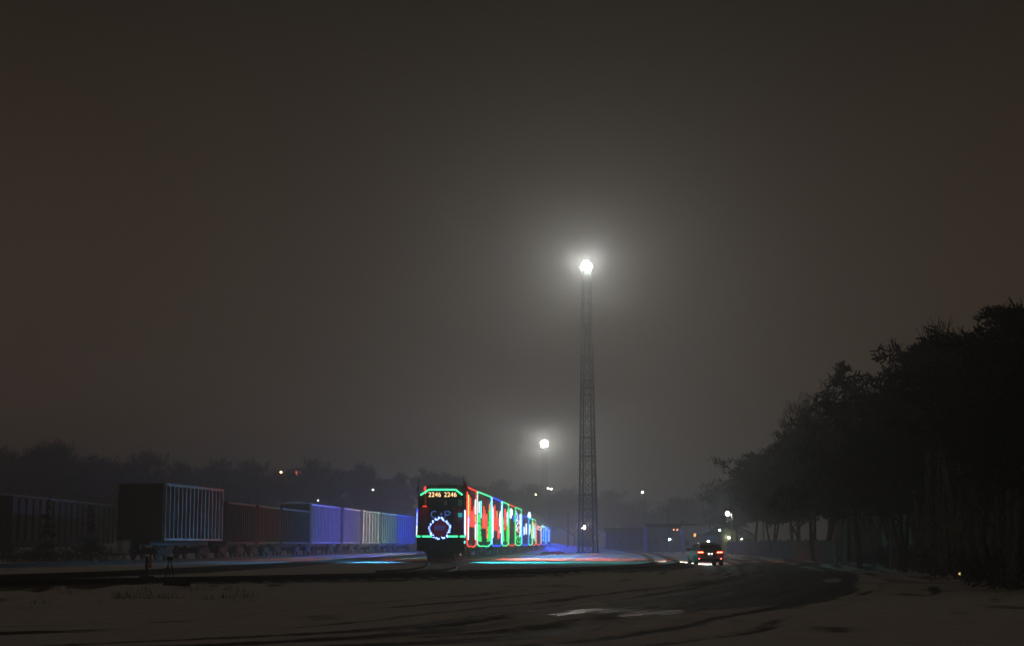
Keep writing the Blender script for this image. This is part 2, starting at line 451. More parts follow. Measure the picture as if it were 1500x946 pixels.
# haze: one closed box round the camera and the whole scene
hz = MB().box((0, 330, 20.25), (1880, 1300, 43.0)).build('haze', 'fixture')
hz['kind'] = 'stuff'
hm = bpy.data.materials.new('haze_air'); hm.use_nodes = True
hm.node_tree.nodes.clear()
ho = hm.node_tree.nodes.new('ShaderNodeOutputMaterial'); hv = hm.node_tree.nodes.new('ShaderNodeVolumePrincipled')
hv.inputs['Color'].default_value = (.84, .91, .95, 1); hv.inputs['Density'].default_value = HAZE; hv.inputs['Anisotropy'].default_value = HAZE_G
hm.node_tree.links.new(hv.outputs[0], ho.inputs['Volume'])
hz.data.materials.clear(); hz.data.materials.append(hm)

# ------------------------------------------------------------------ railway tracks
RAILZ = .34      # top of rail
def track(path, y0, y1, label, sleepers=True, rz=RAILZ):
    t = thing('railway_track', label, 'railway track', (0, 0, 0))
    p = path[(path[:, 1] >= y0) & (path[:, 1] <= y1)][::2]
    tan = np.gradient(p, axis=0); tan /= np.linalg.norm(tan, axis=1)[:, None]
    nrm = np.stack([tan[:, 1], -tan[:, 0]], 1)
    for sgn in (-.75, .75):
        q = p + nrm * sgn
        mb = MB()
        prof = [(-.07, -.16), (.07, -.16), (.07, -.13), (.02, -.11), (.02, -.04), (.036, -.03), (.036, 0), (-.036, 0), (-.036, -.03), (-.02, -.04), (-.02, -.11), (-.07, -.13)]
        n = len(prof)
        for i in range(len(q)):
            for a, z in prof:
                mb.v.append((q[i, 0] + nrm[i, 0] * a, q[i, 1] + nrm[i, 1] * a, rz + z))
        for i in range(len(q) - 1):
            for j in range(n):
                a, b = i * n + j, i * n + (j + 1) % n
                mb.f.append((b, a, a + n, b + n))
        mb.build('rail', 'railsteel', t)
    if sleepers:
        mb = MB(); acc = 0
        for i in range(1, len(p)):
            acc += np.linalg.norm(p[i] - p[i - 1])
            if acc > .62 and p[i, 1] < 150:
                acc = 0
                mb.box((p[i, 0], p[i, 1], rz - .235), (2.5, .22, .14), math.atan2(tan[i, 1], tan[i, 0]) - math.pi / 2)
        o = mb.build('sleepers', 'sleeper', t); o['kind'] = 'stuff'
    return t
track(FRONT, 20, 480, 'dark curved railway track running along the road in front of the snowy yard', rz=.32)
track(TRAIN, 64, 480, 'railway track that the lit holiday locomotive stands on', sleepers=False)
track(YARD, 46, 400, 'empty snow covered railway track between lit train and freight cars', sleepers=False)
track(FREIGHT, 60, 420, 'railway track under the long row of freight cars', sleepers=False)
track(FARLEFT, 60, 300, 'railway track under the dim freight cars at far left', sleepers=False)

# ------------------------------------------------------------------ rail vehicles
def bogie(parent, y, w=1.5, n=2):
    mb = MB()
    for s in (-1, 1):
        mb.prism([(y - 1.25, .42), (y - 1.25, .62), (y - .5, .78), (y + .5, .78), (y + 1.25, .62), (y + 1.25, .42), (y + .5, .30), (y - .5, .30)], s * (.86) - .07, s * .86 + .07, axis='x')
    mb.box((0, y, .6), (1.6, .5, .3))
    for yy in (-.88, .88): mb.tube([(-.75, y + yy, .46), (.75, y + yy, .46)], .07, 6)
    b = mb.build('bogie', 'truckm', parent)
    for yy in (-.88, .88):
        for s in (-.75, .75):
            MB().tube([(s - .065, y + yy, .46), (s + .065, y + yy, .46)], .455, 14).build('wheel', 'truckm', b)
    return b
def coupler(parent, y0, y1):
    MB().box((0, (y0 + y1) / 2, .85), (.22, abs(y1 - y0), .26)).box((0, y1, .85), (.36, .3, .36)).build('coupler', 'truckm', parent)

def freight_car(label, path, yc, L, top, body, sill=1.05, ribs=14, roof=True, cat='freight car', ladder=True, endm=None, name='freight_car', snow=True, group=None, ribw=.09, W_=3.0, ribm=None):
    x, hd = path_at(path, yc)
    t = thing(name, label, cat, (x, yc, RAILZ), hd, group)
    h = L / 2; hw = W_ / 2 - .09
    mb = MB()
    mb.box((0, 0, (sill + top) / 2), (2 * hw, L - .1, top - sill))
    mb.box((0, 0, sill - .17), (1.2, L - .3, .30))
    mb.build('body', body, t)
    if endm:
        for e in (-1, 1): MB().box((0, e * (h - .035), (sill + top) / 2), (2 * hw - .02, .05, top - sill - .02)).build('end_wall', endm, t)
    for s in (-1, 1):
        mb = MB()
        for k in range(ribs):
            yy = -h + .1 + (L - .2) * k / (ribs - 1)
            mb.box((s * (hw + .098), yy, (sill + top) / 2 - .02), (.19, ribw, top - sill - .1))
        mb.box((s * (hw + .062), 0, top - .06), (.24, L, .16)); mb.box((s * (hw + .06), 0, sill + .04), (.22, L, .14))
        mb.build('side_rib', ribm or body, t)
    for e in (-1, 1):
        mb = MB()
        for k in range(6):
            mb.box((0, e * (h + .0), sill + .25 + (top - sill - .4) * k / 5), (2 * hw - .1, .12, .13))
        for s in (-1, 1): mb.box((s * (hw - .05), e * h, (sill + top) / 2), (.12, .14, top - sill - .02))
        mb.build('end_rib', endm or body, t)
    if roof:
        MB().prism([(-hw - .04, top + .003), (hw + .04, top + .003), (hw + .04, top + .05), (0, top + .24), (-hw - .04, top + .05)], -h, h).build('roof', 'snowcap' if snow else body, t)
    if ladder:
        for s in (-1, 1):
            mb = MB()
            for k in range(8): mb.tube([(s * .75 - .22, s * (h + .16), sill + .1 + k * .38), (s * .75 + .22, s * (h + .16), sill + .1 + k * .38)], .018, 4)
            for q in (-.22, .22): mb.tube([(s * .75 + q, s * (h + .16), sill), (s * .75 + q, s * (h + .16), top - .1)], .02, 4)
            mb.build('ladder', 'steel', t)
        w = MB().tube([(.95, -h - .12, 2.2), (.95, -h - .20, 2.2)], .26, 12); w.build('brake_wheel', 'steel', t)
    for e in (-1, 1):
        bogie(t, e * (h - 1.9)); coupler(t, e * (h - .1), e * (h + .35))
    return t

# row beside the holiday train, nearest first
freight_car('silver ribbed freight car standing nearest, dark end wall towards the road', FREIGHT, 108.8, 12.2, 4.75, 'fr_dark', sill=1.25, ribs=16, endm='fr_end_shaded', ribm='fr_silver_lit', roof=False, ribw=.13)  # shade between ribs painted as a dark body, lit ribs as a paler material
for (y0, y1, top, body, ribs, lab, rf) in (
        (116.4, 126.2, 3.95, 'fr_dark', 13, 'low dark freight car coupled right behind the silver ribbed car', False),
        (127.2, 136.4, 3.95, 'fr_brown', 11, 'low brown freight car between two dark low cars', False),
        (137.4, 151.0, 3.95, 'fr_dark', 13, 'low black freight car just before the tall violet lit cars', False),
        (152.2, 168.8, 4.65, 'fr_white_shaded', 22, 'tall white ribbed freight car washed in violet light', True),
        (170.0, 181.4, 4.65, 'fr_white', 15, 'tall pale freight car washed in dull blue light', True),
        (182.4, 196.2, 4.65, 'fr_white', 7, 'tall smooth freight car in pinkish grey light', True),
        (197.2, 210.4, 4.65, 'fr_white', 9, 'tall pale freight car in greenish light', True),
        (211.4, 229.0, 4.65, 'fr_blue', 9, 'blue lit freight car half hidden behind the locomotive', True)):
    freight_car(lab, FREIGHT, (y0 + y1) / 2, y1 - y0 - .4, top, body, ribs=ribs, roof=rf, ribm='fr_white' if body == 'fr_white_shaded' else None, endm='fr_end_shaded' if body in ('fr_white_shaded', 'fr_white') else None, group='freight cars beside the holiday train')
freight_car('dim yellowish freight car at the left edge of the yard', FARLEFT, 112.5, 24.0, 4.7, 'fr_olive', ribs=12, group='dim freight cars on the far left track')
freight_car('dim greenish freight car behind the two small conifers', FARLEFT, 145, 36.0, 4.7, 'fr_green', ribs=18, group='dim freight cars on the far left track')

# ---- decorated holiday cars
def wash(parent, side, L, z, col, power, spread=66):
    """LED wash bar fixed along the sill / eave of the car"""
    b = MB().box((side * 1.63, 0, z), (.10, L * .8, .10)).build('light_bar', 'fixture', parent).name = 'wash_bar'
    ang = math.radians(50 if side > 0 else 74)
    lamp('wash_lamp', 'AREA', (side * 1.70, 0, z), col, power, parent, shape='RECTANGLE', size=.10, size_y=L * .8,
         spread=math.radians(spread if side > 0 else 115), rot=(0, -side * ang, 0))

def holiday_car(label, y0, y1, top, edge, motifs, washes, sill=.98, edge_v=None, sill_c=None, bodym='box_dark', name='holiday_boxcar'):
    yc = (y0 + y1) / 2; L = y1 - y0 - .5
    x, hd = path_at(TRAIN, yc)
    t = thing(name, label, 'boxcar', (x, yc, RAILZ), hd, 'decorated cars of the holiday train')
    h = L / 2; hw = 1.5
    MB().box((0, 0, (sill + top) / 2), (2 * hw, L, top - sill)).box((0, 0, sill - .2), (1.3, L - .3, .34)).build('body', bodym, t)
    MB().prism([(-hw - .03, top + .003), (hw + .03, top + .003), (hw + .03, top + .04), (0, top + .18), (-hw - .03, top + .04)], -h, h).build('roof', 'box_dark', t)
    for e in (-1, 1):
        bogie(t, e * (h - 1.9)); coupler(t, e * (h - .1), e * (h + .25))
    r = .045 + .00012 * (yc - 100)
    for s in (-1, 1):
        xx = s * (hw + .07)
        MB().tube([(xx, -h + .05, top - .04), (xx, h - .05, top - .04)], r, 4).build('roof_light_string', E[edge], t)
        n = 10
        dip = [(xx, -h + .05 + (L - .1) * k / n, sill + .02 - .20 * (1 - abs(2 * k / n - 1)**4) + .03 * math.sin(k * 5.1)) for k in range(n + 1)]
        MB().tube(dip, r, 4).build('sill_light_string', E[sill_c or edge], t)
        for e in (-1, 1):
            MB().tube([(xx, e * (h - .06), sill), (xx, e * (h - .06), top - .05)], r * 1.35, 4).build('corner_light_string', E[edge_v or edge], t)
        if motifs:
            H = top - sill - .15
            for mo in motifs:
                mb = MB()
                Yf = lambda u: -h + u * L
                Zf = lambda v: sill + .08 + v * H
                if mo[0] == 'bar':
                    _, u, v0, v1, c = mo; mb.tube([(xx, Yf(u), Zf(v0)), (xx, Yf(u), Zf(v1))], r * 1.3, 4)
                elif mo[0] == 'block':
                    _, u0, u1, v0, v1, c = mo
                    mb.box((xx, (Yf(u0) + Yf(u1)) / 2, (Zf(v0) + Zf(v1)) / 2), (.05, abs(Yf(u1) - Yf(u0)), Zf(v1) - Zf(v0)))
                elif mo[0] == 'blob':
                    _, u, v, ru, rv, c = mo
                    i0 = len(mb.v); mb.ball((0, 0, 0), 1, 10, 6)
                    for i in range(i0, len(mb.v)):
                        a, b_, c_ = mb.v[i]; mb.v[i] = (xx + a * .05, Yf(u) + b_ * ru * L, Zf(v) + c_ * rv * H)
                elif mo[0] == 'tree':
                    _, u, wd, v0, v1, c = mo
                    rr = random.Random(int(u * 100) + int(y0))
                    for k in range(84):
                        q = rr.random()**1.4; v = v0 + (v1 - v0) * q
                        uu = u + (rr.random() - .5) * wd * (1 - q * .85)
                        mb.box((xx, Yf(uu), Zf(v)), (.06, .34, .17))
                elif mo[0] == 'dots':
                    _, u0, u1, v0, v1, k, c = mo
                    rr = random.Random(k * 7 + int(u0 * 50) + int(y0))
                    for _i in range(k):
                        mb.box((xx, Yf(u0 + (u1 - u0) * rr.random()), Zf(v0 + (v1 - v0) * rr.random())), (.06, .5 * rr.uniform(.5, 1.2), .24 * rr.uniform(.5, 1.3)))
                mb.build({'bar': 'light_bar', 'block': 'light_block', 'blob': 'light_shape', 'tree': 'light_tree', 'dots': 'light_cluster'}[mo[0]], E[mo[-1]], t)
        c, pw = washes[0 if s > 0 else 1]
        if pw: wash(t, s, L, top - .35 if s > 0 else top - .5, c, pw * (8 if s > 0 else 8.5) * (1.7 if s > 0 and y0 > 200 else 1), 66 if y0 < 200 else 140)
    return t

candleA = [('block', .27, .78, .30, .60, 'block'), ('bar', .33, .6, .84, 'red'), ('bar', .68, .58, .70, 'red'), ('bar', .14, .48, .88, 'yellow'), ('bar', .12, .06, .46, 'white'),
           ('bar', .89, .06, .36, 'white'), ('bar', .87, .55, .84, 'white'), ('bar', .82, .40, .52, 'yellow'), ('bar', .2, .35, .5, 'violet')]
candleB = [('block', .33, .68, .30, .60, 'block'), ('bar', .43, .6, .76, 'red'), ('bar', .5, .6, .7, 'red'), ('bar', .66, .10, .62, 'red'), ('bar', .86, .66, .84, 'orange'), ('bar', .25, .5, .85, 'cyan'),
           ('tree', .14, .34, .05, .60, 'leaf'), ('tree', .86, .34, .05, .72, 'leaf'), ('bar', .13, .6, .82, 'white')]
candleC = [('block', .18, .66, .28, .60, 'block'), ('bar', .28, .6, .86, 'red'), ('bar', .5, .58, .74, 'orange'), ('bar', .62, .10, .3, 'red'), ('bar', .74, .12, .3, 'red'),
           ('bar', .10, .12, .80, 'white'), ('bar', .86, .24, .76, 'white'), ('bar', .8, .4, .7, 'white')]
candleD = [('block', .32, .66, .32, .58, 'block'), ('bar', .4, .58, .85, 'red'), ('bar', .52, .6, .84, 'red'), ('tree', .14, .36, .05, .62, 'leaf'), ('tree', .86, .34, .05, .8, 'leaf'), ('bar', .82, .45, .8, 'white')]
hatE = [('blob', .40, .83, .24, .10, 'white'), ('blob', .3, .72, .14, .07, 'white'), ('bar', .78, .60, .76, 'blue'), ('bar', .03, .1, .45, 'orange')]
sceneF = [('dots', .05, .35, .35, .92, 16, 'white'), ('dots', .25, .5, .3, .9, 14, 'blue'), ('dots', .45, .95, .2, .8, 18, 'pink'), ('dots', .2, .6, .3, .5, 8, 'orange'), ('dots', .6, .98, .2, .85, 16, 'white'), ('dots', .1, .9, .02, .22, 8, 'leaf'), ('bar', .8, .2, .8, 'white')]
glyphG = [('bar', .28, .30, .62, 'white'), ('bar', .36, .36, .58, 'white'), ('bar', .60, .34, .76, 'white'), ('bar', .68, .34, .74, 'white')]
glyphH = [('bar', .2, .34, .7, 'white'), ('bar', .34, .42, .76, 'white'), ('bar', .42, .5, .72, 'cyan'), ('bar', .8, .2, .6, 'yellow')]
glyphI = [('bar', .12, .2, .9, 'orange'), ('bar', .25, .5, .85, 'yellow'), ('bar', .4, .2, .8, 'white'), ('bar', .6, .1, .8, 'cyan'), ('bar', .75, .2, .7, 'blue'), ('bar', .5, .6, .9, 'red')]
T_, R_, B_, V_, PK, CG = (.03, .62, .72), (1, .12, .09), (.02, .07, 1), (.15, .15, 1), (1, .66, .70), (.30, .95, .72)
holiday_car('first holiday boxcar behind the locomotive, outlined in red lights', 120.2, 130.6, 5.16, 'red', candleA, ((R_, 300), (R_, 50)), bodym='box_maroon')
holiday_car('long holiday boxcar outlined in green, two green light trees beside red block', 130.8, 147, 5.16, 'green', candleB, ((T_, 170), (T_, 60)), edge_v='cyan')
holiday_car('holiday boxcar outlined in blue lights with red block and white bars', 147.2, 162.4, 5.16, 'blue', candleC, ((B_, 190), (V_, 230)), edge_v='bluewhite')
holiday_car('shorter holiday boxcar outlined in green with light trees, before the white hat car', 162.6, 174, 5.16, 'green', candleD, ((T_, 90), (B_, 110)), edge_v='green')
holiday_car('dark holiday boxcar outlined in red with glowing white hat shape', 174.2, 188, 5.16, 'red', hatE, ((R_, 170), (PK, 120)), edge_v='leaf')
holiday_car('holiday boxcar outlined in green, covered in white, blue and pink lights', 188.2, 203, 5.16, 'green', sceneF, ((T_, 110), (CG, 100)))
holiday_car('lower holiday car outlined in blue with white light figures', 204.5, 223, 4.5, 'blue', glyphG, ((B_, 160), (B_, 330)), sill_c='blue')
holiday_car('lower holiday car outlined in green with white light bars', 223.3, 235.6, 4.5, 'green', glyphH, ((T_, 60), (B_, 100)))
holiday_car('lower holiday car with orange, yellow and blue light bars under a glowing lantern', 236, 248, 4.5, 'green', glyphI, ((B_, 120), (B_, 60)), sill_c='red', edge_v='yellow')
holiday_car('low red lit holiday car with white lights along its roof', 251, 269, 3.75, 'red', [('dots', .05, .95, .8, 1, 14, 'white'), ('dots', .05, .5, .75, .95, 6, 'pink')], ((B_, 120), (B_, 0)))
holiday_car('low blue lit holiday car with white roof lights, next to last', 271, 295, 3.95, 'cyan', [('dots', .02, .98, .82, 1.05, 20, 'white'), ('dots', .05, .95, .05, .75, 22, 'blue'), ('bar', .2, .1, .8, 'blue'), ('bar', .5, .1, .8, 'cyan'), ('bar', .75, .1, .8, 'blue')], ((B_, 160), (B_, 0)), sill_c='blue')
holiday_car('last blue lit holiday car at the far end of the train', 297, 321, 3.95, 'blue', [('dots', .02, .98, .82, 1.0, 12, 'white'), ('bar', .2, .05, .9, 'blue'), ('bar', .45, .1, .9, 'blue'), ('bar', .7, .1, .9, 'bluewhite'), ('bar', .9, .1, .9, 'blue')], ((B_, 160), (B_, 0)), sill_c='blue')
# glowing lantern figure on the roof of the ninth car
x, hd = path_at(TRAIN, 239)
lt = thing('roof_lantern', 'glowing bluish white lantern standing on the roof of a holiday car', 'lantern', (x + 1.0, 239, RAILZ + 4.62), hd)
MB().ball((0, 0, .30), .27, 10, 7, 1.1).ball((0, 0, .70), .19, 10, 6, 1.1).build('globe', glow('lantern_white', (.35, .55, 1), 6.0), lt)
MB().tube([(0, 0, -.03), (0, 0, .06)], .22, 10).build('base', 'fixture', lt)

# ---- text helper
def text_mesh(name, body, size, m, parent, loc, rot=(math.pi / 2, 0, 0), depth=.01, off=0.0):
    c = bpy.data.curves.new('txt', 'FONT'); c.body = body; c.size = size; c.extrude = depth; c.align_x = 'CENTER'; c.align_y = 'CENTER'; c.offset = off
    to = bpy.data.objects.new('txt', c); COL.objects.link(to)
    bpy.context.view_layer.update()
    me = bpy.data.meshes.new_from_object(to.evaluated_get(bpy.context.evaluated_depsgraph_get()))
    bpy.data.objects.remove(to)
    me.materials.clear(); me.materials.append(m)
    o = bpy.data.objects.new(name, me); COL.objects.link(o); o.parent = parent; o.location = loc; o.rotation_euler = rot
    return o

# ---- the holiday locomotive (front = local -y, rail top = z 0)
def locomotive():
    t = thing('locomotive', 'holiday locomotive 2246 with lit wreath and green light bars on its nose', 'locomotive', (-4.42, 102, RAILZ), math.atan(.028))
    MB().prism([(-.78, .12), (.78, .12), (.84, .52), (1.43, .58), (1.46, 1.34), (-1.46, 1.34), (-1.43, .58), (-.84, .52)], 0, .25).build('pilot', 'loco_dark', t)
    mb = MB()
    mb.box((0, 8.8, 1.43), (2.96, 17.4, .16)).box((0, 8.8, 1.15), (1.6, 16, .4)).box((0, 9, .75), (2.3, 4.5, .7))
    mb.build('underframe', 'loco_dark', t)
    nose = MB().prism([(-.77, 1.515), (.77, 1.515), (.77, 3.12), (.55, 3.32), (-.55, 3.32), (-.77, 3.12)], .95, 2.25).build('nose', 'loco_black', t)
    cab = MB().prism([(-1.48, 1.516), (1.48, 1.516), (1.48, 3.95), (1.36, 4.12), (.86, 4.45), (-.80, 4.45), (-1.34, 4.12), (-1.48, 3.95)], 2.253, 5.0).build('cab', 'loco_red', t)
    MB().prism([(-1.45, 3.28), (1.45, 3.28), (1.45, 3.95), (1.33, 4.1), (.84, 4.42), (-.78, 4.42), (-1.31, 4.1), (-1.45, 3.95)], 2.225, 2.251).build('cab_front_upper', 'loco_black', cab)
    MB().prism([(-1.42, 4.13), (-.84, 4.50), (.9, 4.50), (1.44, 4.13), (1.36, 4.06), (.88, 4.455), (-.82, 4.455), (-1.34, 4.06)], 1.9, 5.2).build('cab_roof', 'loco_dark', cab)
    for x0, x1, z0, z1 in ((-.55, -.12, 3.36, 3.78), (.12, .55, 3.36, 3.78), (1.05, 1.36, 3.34, 3.82), (-1.36, -1.05, 3.34, 3.82)):
        wd = MB().box(((x0 + x1) / 2, 2.20, (z0 + z1) / 2), (x1 - x0, .03, z1 - z0)).build('window', 'glass', cab)
        fr = MB()
        for xx in (x0, x1): fr.box((xx, 2.19, (z0 + z1) / 2), (.04, .05, z1 - z0 + .04))
        for zz in (z0, z1): fr.box(((x0 + x1) / 2, 2.192, zz), (x1 - x0, .05, .04))
        fr.build('frame', 'loco_dark', wd)
    # pale sheets over two panes
    pale = mat('pale_sheet', (.42, .36, .28), .8)
    MB().box((.28, 2.178, 3.57), (.17, .006, .3)).build('pale_sheet', pale, cab)
    MB().box((1.2, 2.178, 3.58), (.26, .006, .42)).build('pale_sheet', mat('pale_sheet_grey', (.40, .42, .40), .8), cab)
    # roof boxes with a paler face
    MB().box((-.55, 2.6, 4.60), (.56, .5, .2)).box((1.12, 2.6, 4.5), (.32, .5, .26)).build('roof_box', mat('roofbox', (.30, .30, .27), .7), cab)
    MB().prism([(-.95, 1.517), (.95, 1.517), (.95, 3.9), (.7, 4.25), (-.7, 4.25), (-.95, 3.9)], 5.003, 16.4).build('hood', 'loco_red', t)
    for sd in (-1, 1):
        for k in range(9): MB().box((sd * .962, 6 + k * 1.1, 2.6), (.03, .9, 1.7)).build('hood_door', 'loco_dark', t)
    # number boards
    for cx in (-.41, .58):
        nb = MB().box((cx, 2.19, 4.09), (.74, .06, .34)).build('number_board', 'loco_black', cab)
        text_mesh('number', '2246', .41, E['number'], nb, (cx, 2.155, 4.085), off=-.004)
    MB().disc((.08, 2.2, 4.1), .11, (0, -1, 0), 14, .05).build('headlamp', 'glass', cab)
    # eyebrow light bar
    MB().tube([(-1.30, 1.86, 4.06), (-.76, 1.86, 4.40), (.92, 1.86, 4.40), (1.34, 1.86, 4.07)], .055, 6).build('green_light_bar', E['green'], t)
    # deck light bars
    for a, b in ((-1.5, -1.24), (-1.13, -.50), (.46, 1.08), (1.2, 1.5)):
        MB().tube([(a, -.05, 1.47), (b, -.05, 1.47)], .052, 6).build('green_light_bar', E['green'], t)
    # letters as neon tubes on the nose
    C = [(-.22, 3.00)] + [(-.40 + .19 * math.cos(a), 2.83 + .20 * math.sin(a)) for a in np.linspace(math.radians(50), math.radians(310), 12)] + [(-.24, 2.66)]
    MB().tube([(x, .92, z) for x, z in C[1:-1]], .036, 4).build('letter', E['bluedim'], nose)
    Pp = [(.27, 2.62), (.27, 3.02), (.46, 3.02), (.57, 2.98), (.60, 2.91), (.57, 2.84), (.46, 2.80), (.28, 2.80)]
    MB().tube([(x, .92, z) for x, z in Pp], .036, 4).build('letter', E['bluedim'], nose)
    MB().box((.03, .93, 2.86), (.09, .03, .12)).build('letter', E['bluedim'], nose)
    # side lit strings and marker
    mb = MB()
    for k in range(9): mb.box((-1.44, .35, 2.2 + k * .118), (.07, .07, .075))
    mb.build('blue_light_string', E['blue'], t)
    MB().tube([(1.50, .4, 1.62), (1.50, .42, 3.1)], .035, 5).build('white_light_string', E['bluewhite'], t)
    mb = MB()
    for k in range(12): mb.box((1.54, 2.4 + k * .25, 1.7 + (k * .37) % 1.3), (.05, .12, .3))
    for k in range(12): mb.box((-1.54, 2.4 + k * .25, 1.7 + (k * .37) % 1.3), (.05, .12, .3))
    mb.build('white_light_string', E['white'], t)
    for k in (0, 1):
        MB().box((1.5, .3, 1.12 + k * .35), (.09, .05, .16)).build('green_light', E['cyan'], t)
    MB().tube([(-.98, 1.9, 4.14), (-.98, 1.9, 4.62)], .035, 5).build('red_light_rod', E['red'], t)
    MB().tube([(-.98, 1.9, 3.45), (-.98, 1.9, 4.05)], .02, 5).build('red_light_rod', glow('led_reddim', (1, .16, .06), .35), t)
    MB().tube([(-1.15, 1.9, 3.34), (-.98, 1.9, 3.38), (-.9, 1.9, 3.32)], .03, 5).build('red_light', E['red'], t)
    MB().box((1.21, 2.23, 2.82), (.27, .04, .27)).build('lit_sign', E['teal'], cab)
    MB().box((1.2, 2.23, 2.57), (.22, .04, .06)).build('small_plate', mat('plate_pale_glow', (.3, .32, .36), .6, emit=(.2, .3, .4), es=.15), cab)  # small plate given a weak glow of its own, not a lamp
    # stair handrails, faintly green from the bars
    for s in (-1, 1):
        mb = MB()
        mb.tube([(s * 1.42, .1, 1.52), (s * 1.42, .25, 2.25), (s * .86, .9, 2.42)], .02, 5)
        mb.tube([(s * 1.44, .0, 1.60), (s * .82, .55, 2.35)], .018, 5)
        mb.tube([(s * .84, .9, 1.5), (s * .84, .9, 3.2)], .018, 5)
        mb.build('handrail', 'steel', t)
        st = MB()
        for k in range(3): st.box((s * 1.28, .45 + .02 * k, .45 + .33 * k), (.44, .3, .04))
        st.build('step', 'loco_dark', t)
    # flags on the front corners
    for s, m, w in ((-1, 'flag_dark', .22), (1, 'flag_red', .62)):
        x = 1.40 * s
        fl = MB().tube([(x, 1.2, 3.0), (x + s * .02, 1.2, 5.12 + .1 * (s > 0))], .018, 5).build('flag', 'steel', t)
        mb = MB(); n = 9
        for k in range(n):
            z = 4.32 + .78 * k / n; z1 = 4.32 + .78 * (k + 1) / n
            w0 = w * (1 - (k / n)**1.4) + .02; w1 = w * (1 - ((k + 1) / n)**1.4) + .02
            o0 = .07 * math.sin(k * .9); o1 = .07 * math.sin((k + 1) * .9)
            for q in (0, .02):
                mb.quad((x + .02, 1.2 + q, z), (x + .02 + w0 * s * .55, 1.2 + o0 + q, z - .1), (x + .02 + w1 * s * .55, 1.2 + o1 + q, z1 - .1), (x + .02, 1.2 + q, z1))
        mb.build('flag_cloth', m, fl)
    # gear below
    mb = MB()
    mb.tube([(-.5, -.02, .9), (-.45, -.16, .6), (-.4, -.05, .35)], .03, 5); mb.tube([(.5, -.02, .9), (.5, -.18, .6), (.42, -.05, .35)], .03, 5)
    mb.build('air_hose', 'carblack', t)
    MB().box((0, -.25, .92), (.24, .5, .28)).box((0, -.55, .92), (.40, .28, .38)).build('coupler', 'truckm', t)
    MB().tube([(-1.35, -.03, .98), (-1.1, -.05, .90), (-.95, -.03, .92)], .02, 5).build('grab_iron', 'steel', t)
    bogie(t, 3.2); bogie(t, 13.8); coupler(t, 17.3, 17.8)
    # wash lamps of the locomotive's own light bars
    for s, c, pw in ((1, T_, 230), (-1, (.07, .42, .85), 200)):
        b = MB().box((s * 1.5, 6.0, 3.1), (.08, 5.4, .10)).build('light_bar', 'fixture', t)
        lamp('wash_lamp', 'AREA', (s * 1.62, 6.0, 3.1), c, pw * (6.5 if s > 0 else 5), t, shape='RECTANGLE', size=.10, size_y=5.0, spread=math.radians(100), rot=(0, -s * math.radians(50 if s > 0 else 58), -s * math.radians(30 if s > 0 else 12)))
    return t
loco = locomotive()
# wreath hung on the nose
wr = thing('wreath', 'round wreath of bluish white lights with red centre on the locomotive nose', 'wreath', (-4.45, 101.62, RAILZ + 1.95), 0)
mb = MB(); mb2 = MB()
rr = random.Random(5)
ring = [(.60 * math.cos(a), 0, .60 * math.sin(a)) for a in np.linspace(0, 2 * math.pi, 25)]
mb2.tube(ring, .09, 6, cap=False)
for k in range(36):
    a = 2 * math.pi * k / 36 + rr.uniform(-.05, .05); r0 = .60 + rr.uniform(-.09, .0); r1 = r0 + rr.uniform(.08, .16); tw = rr.uniform(-.16, .16)
    mb.tube([(r0 * math.cos(a), -.10, r0 * math.sin(a)), (r1 * math.cos(a + tw), -.12, r1 * math.sin(a + tw))], .030, 4)
mb2.build('garland', mat('garland', (.02, .05, .03), .9), wr)
mb.build('lights', E['bluewhite'], wr)
MB().disc((0, .06, 0), .50, (0, -1, 0), 28, .05).build('red_disc', 'wreath_red_glow', wr)
pq = MB().box((0, -.02, .04), (.62, .04, .28)).build('plaque', 'plaque', wr)
mb = MB()
for k, w in enumerate((.09, .10, .08, .09)): mb.box((-.17 + k * .115, -.05, .02), (w * .8, .015, .09))
mb.build('lettering', mat('plaque_ink', (.06, .04, .03), .7), pq)
wr.rotation_euler = (0, 0, math.atan(.028))

# ---- second locomotive far off with one headlamp burning
def far_loco():
    p = P(857, 800, 330)
    t = thing('locomotive', 'dark locomotive behind the light tower with bright headlamp', 'locomotive', (p.x, 330, RAILZ), -.04)
    MB().box((0, 0, .8), (2.7, .4, 1.0)).build('pilot', 'loco_dark', t)
    MB().box((0, 8, 1.4), (3.0, 16, .2)).build('underframe', 'loco_dark', t)
    MB().prism([(-.8, 1.503), (.8, 1.503), (.8, 3.1), (.5, 3.3), (-.5, 3.3), (-.8, 3.1)], .8, 2.6).build('nose', 'loco_dark', t)
    cab = MB().prism([(-1.5, 1.504), (1.5, 1.504), (1.5, 4.0), (.9, 4.4), (-.9, 4.4), (-1.5, 4.0)], 2.603, 5.2).build('cab', 'loco_dark', t)
    for s in (-1, 1): MB().box((s * 1.0, 2.58, 3.6), (.7, .03, .5)).build('window', 'glass', cab)
    MB().prism([(-.9, 1.505), (.9, 1.505), (.9, 4.2), (-.9, 4.2)], 5.203, 15.6).build('hood', 'loco_dark', t)
    hb = MB().box((-.25, 2.5, 4.15), (.55, .2, .5)).build('headlamp_box', 'loco_dark', cab)
    MB().ball((-.25, 2.36, 4.15), .36, 12, 8).build('headlamp', glow('headlamp_warm', (1, .72, .50), 260), hb)
    bogie(t, 3); bogie(t, 13)
far_loco()

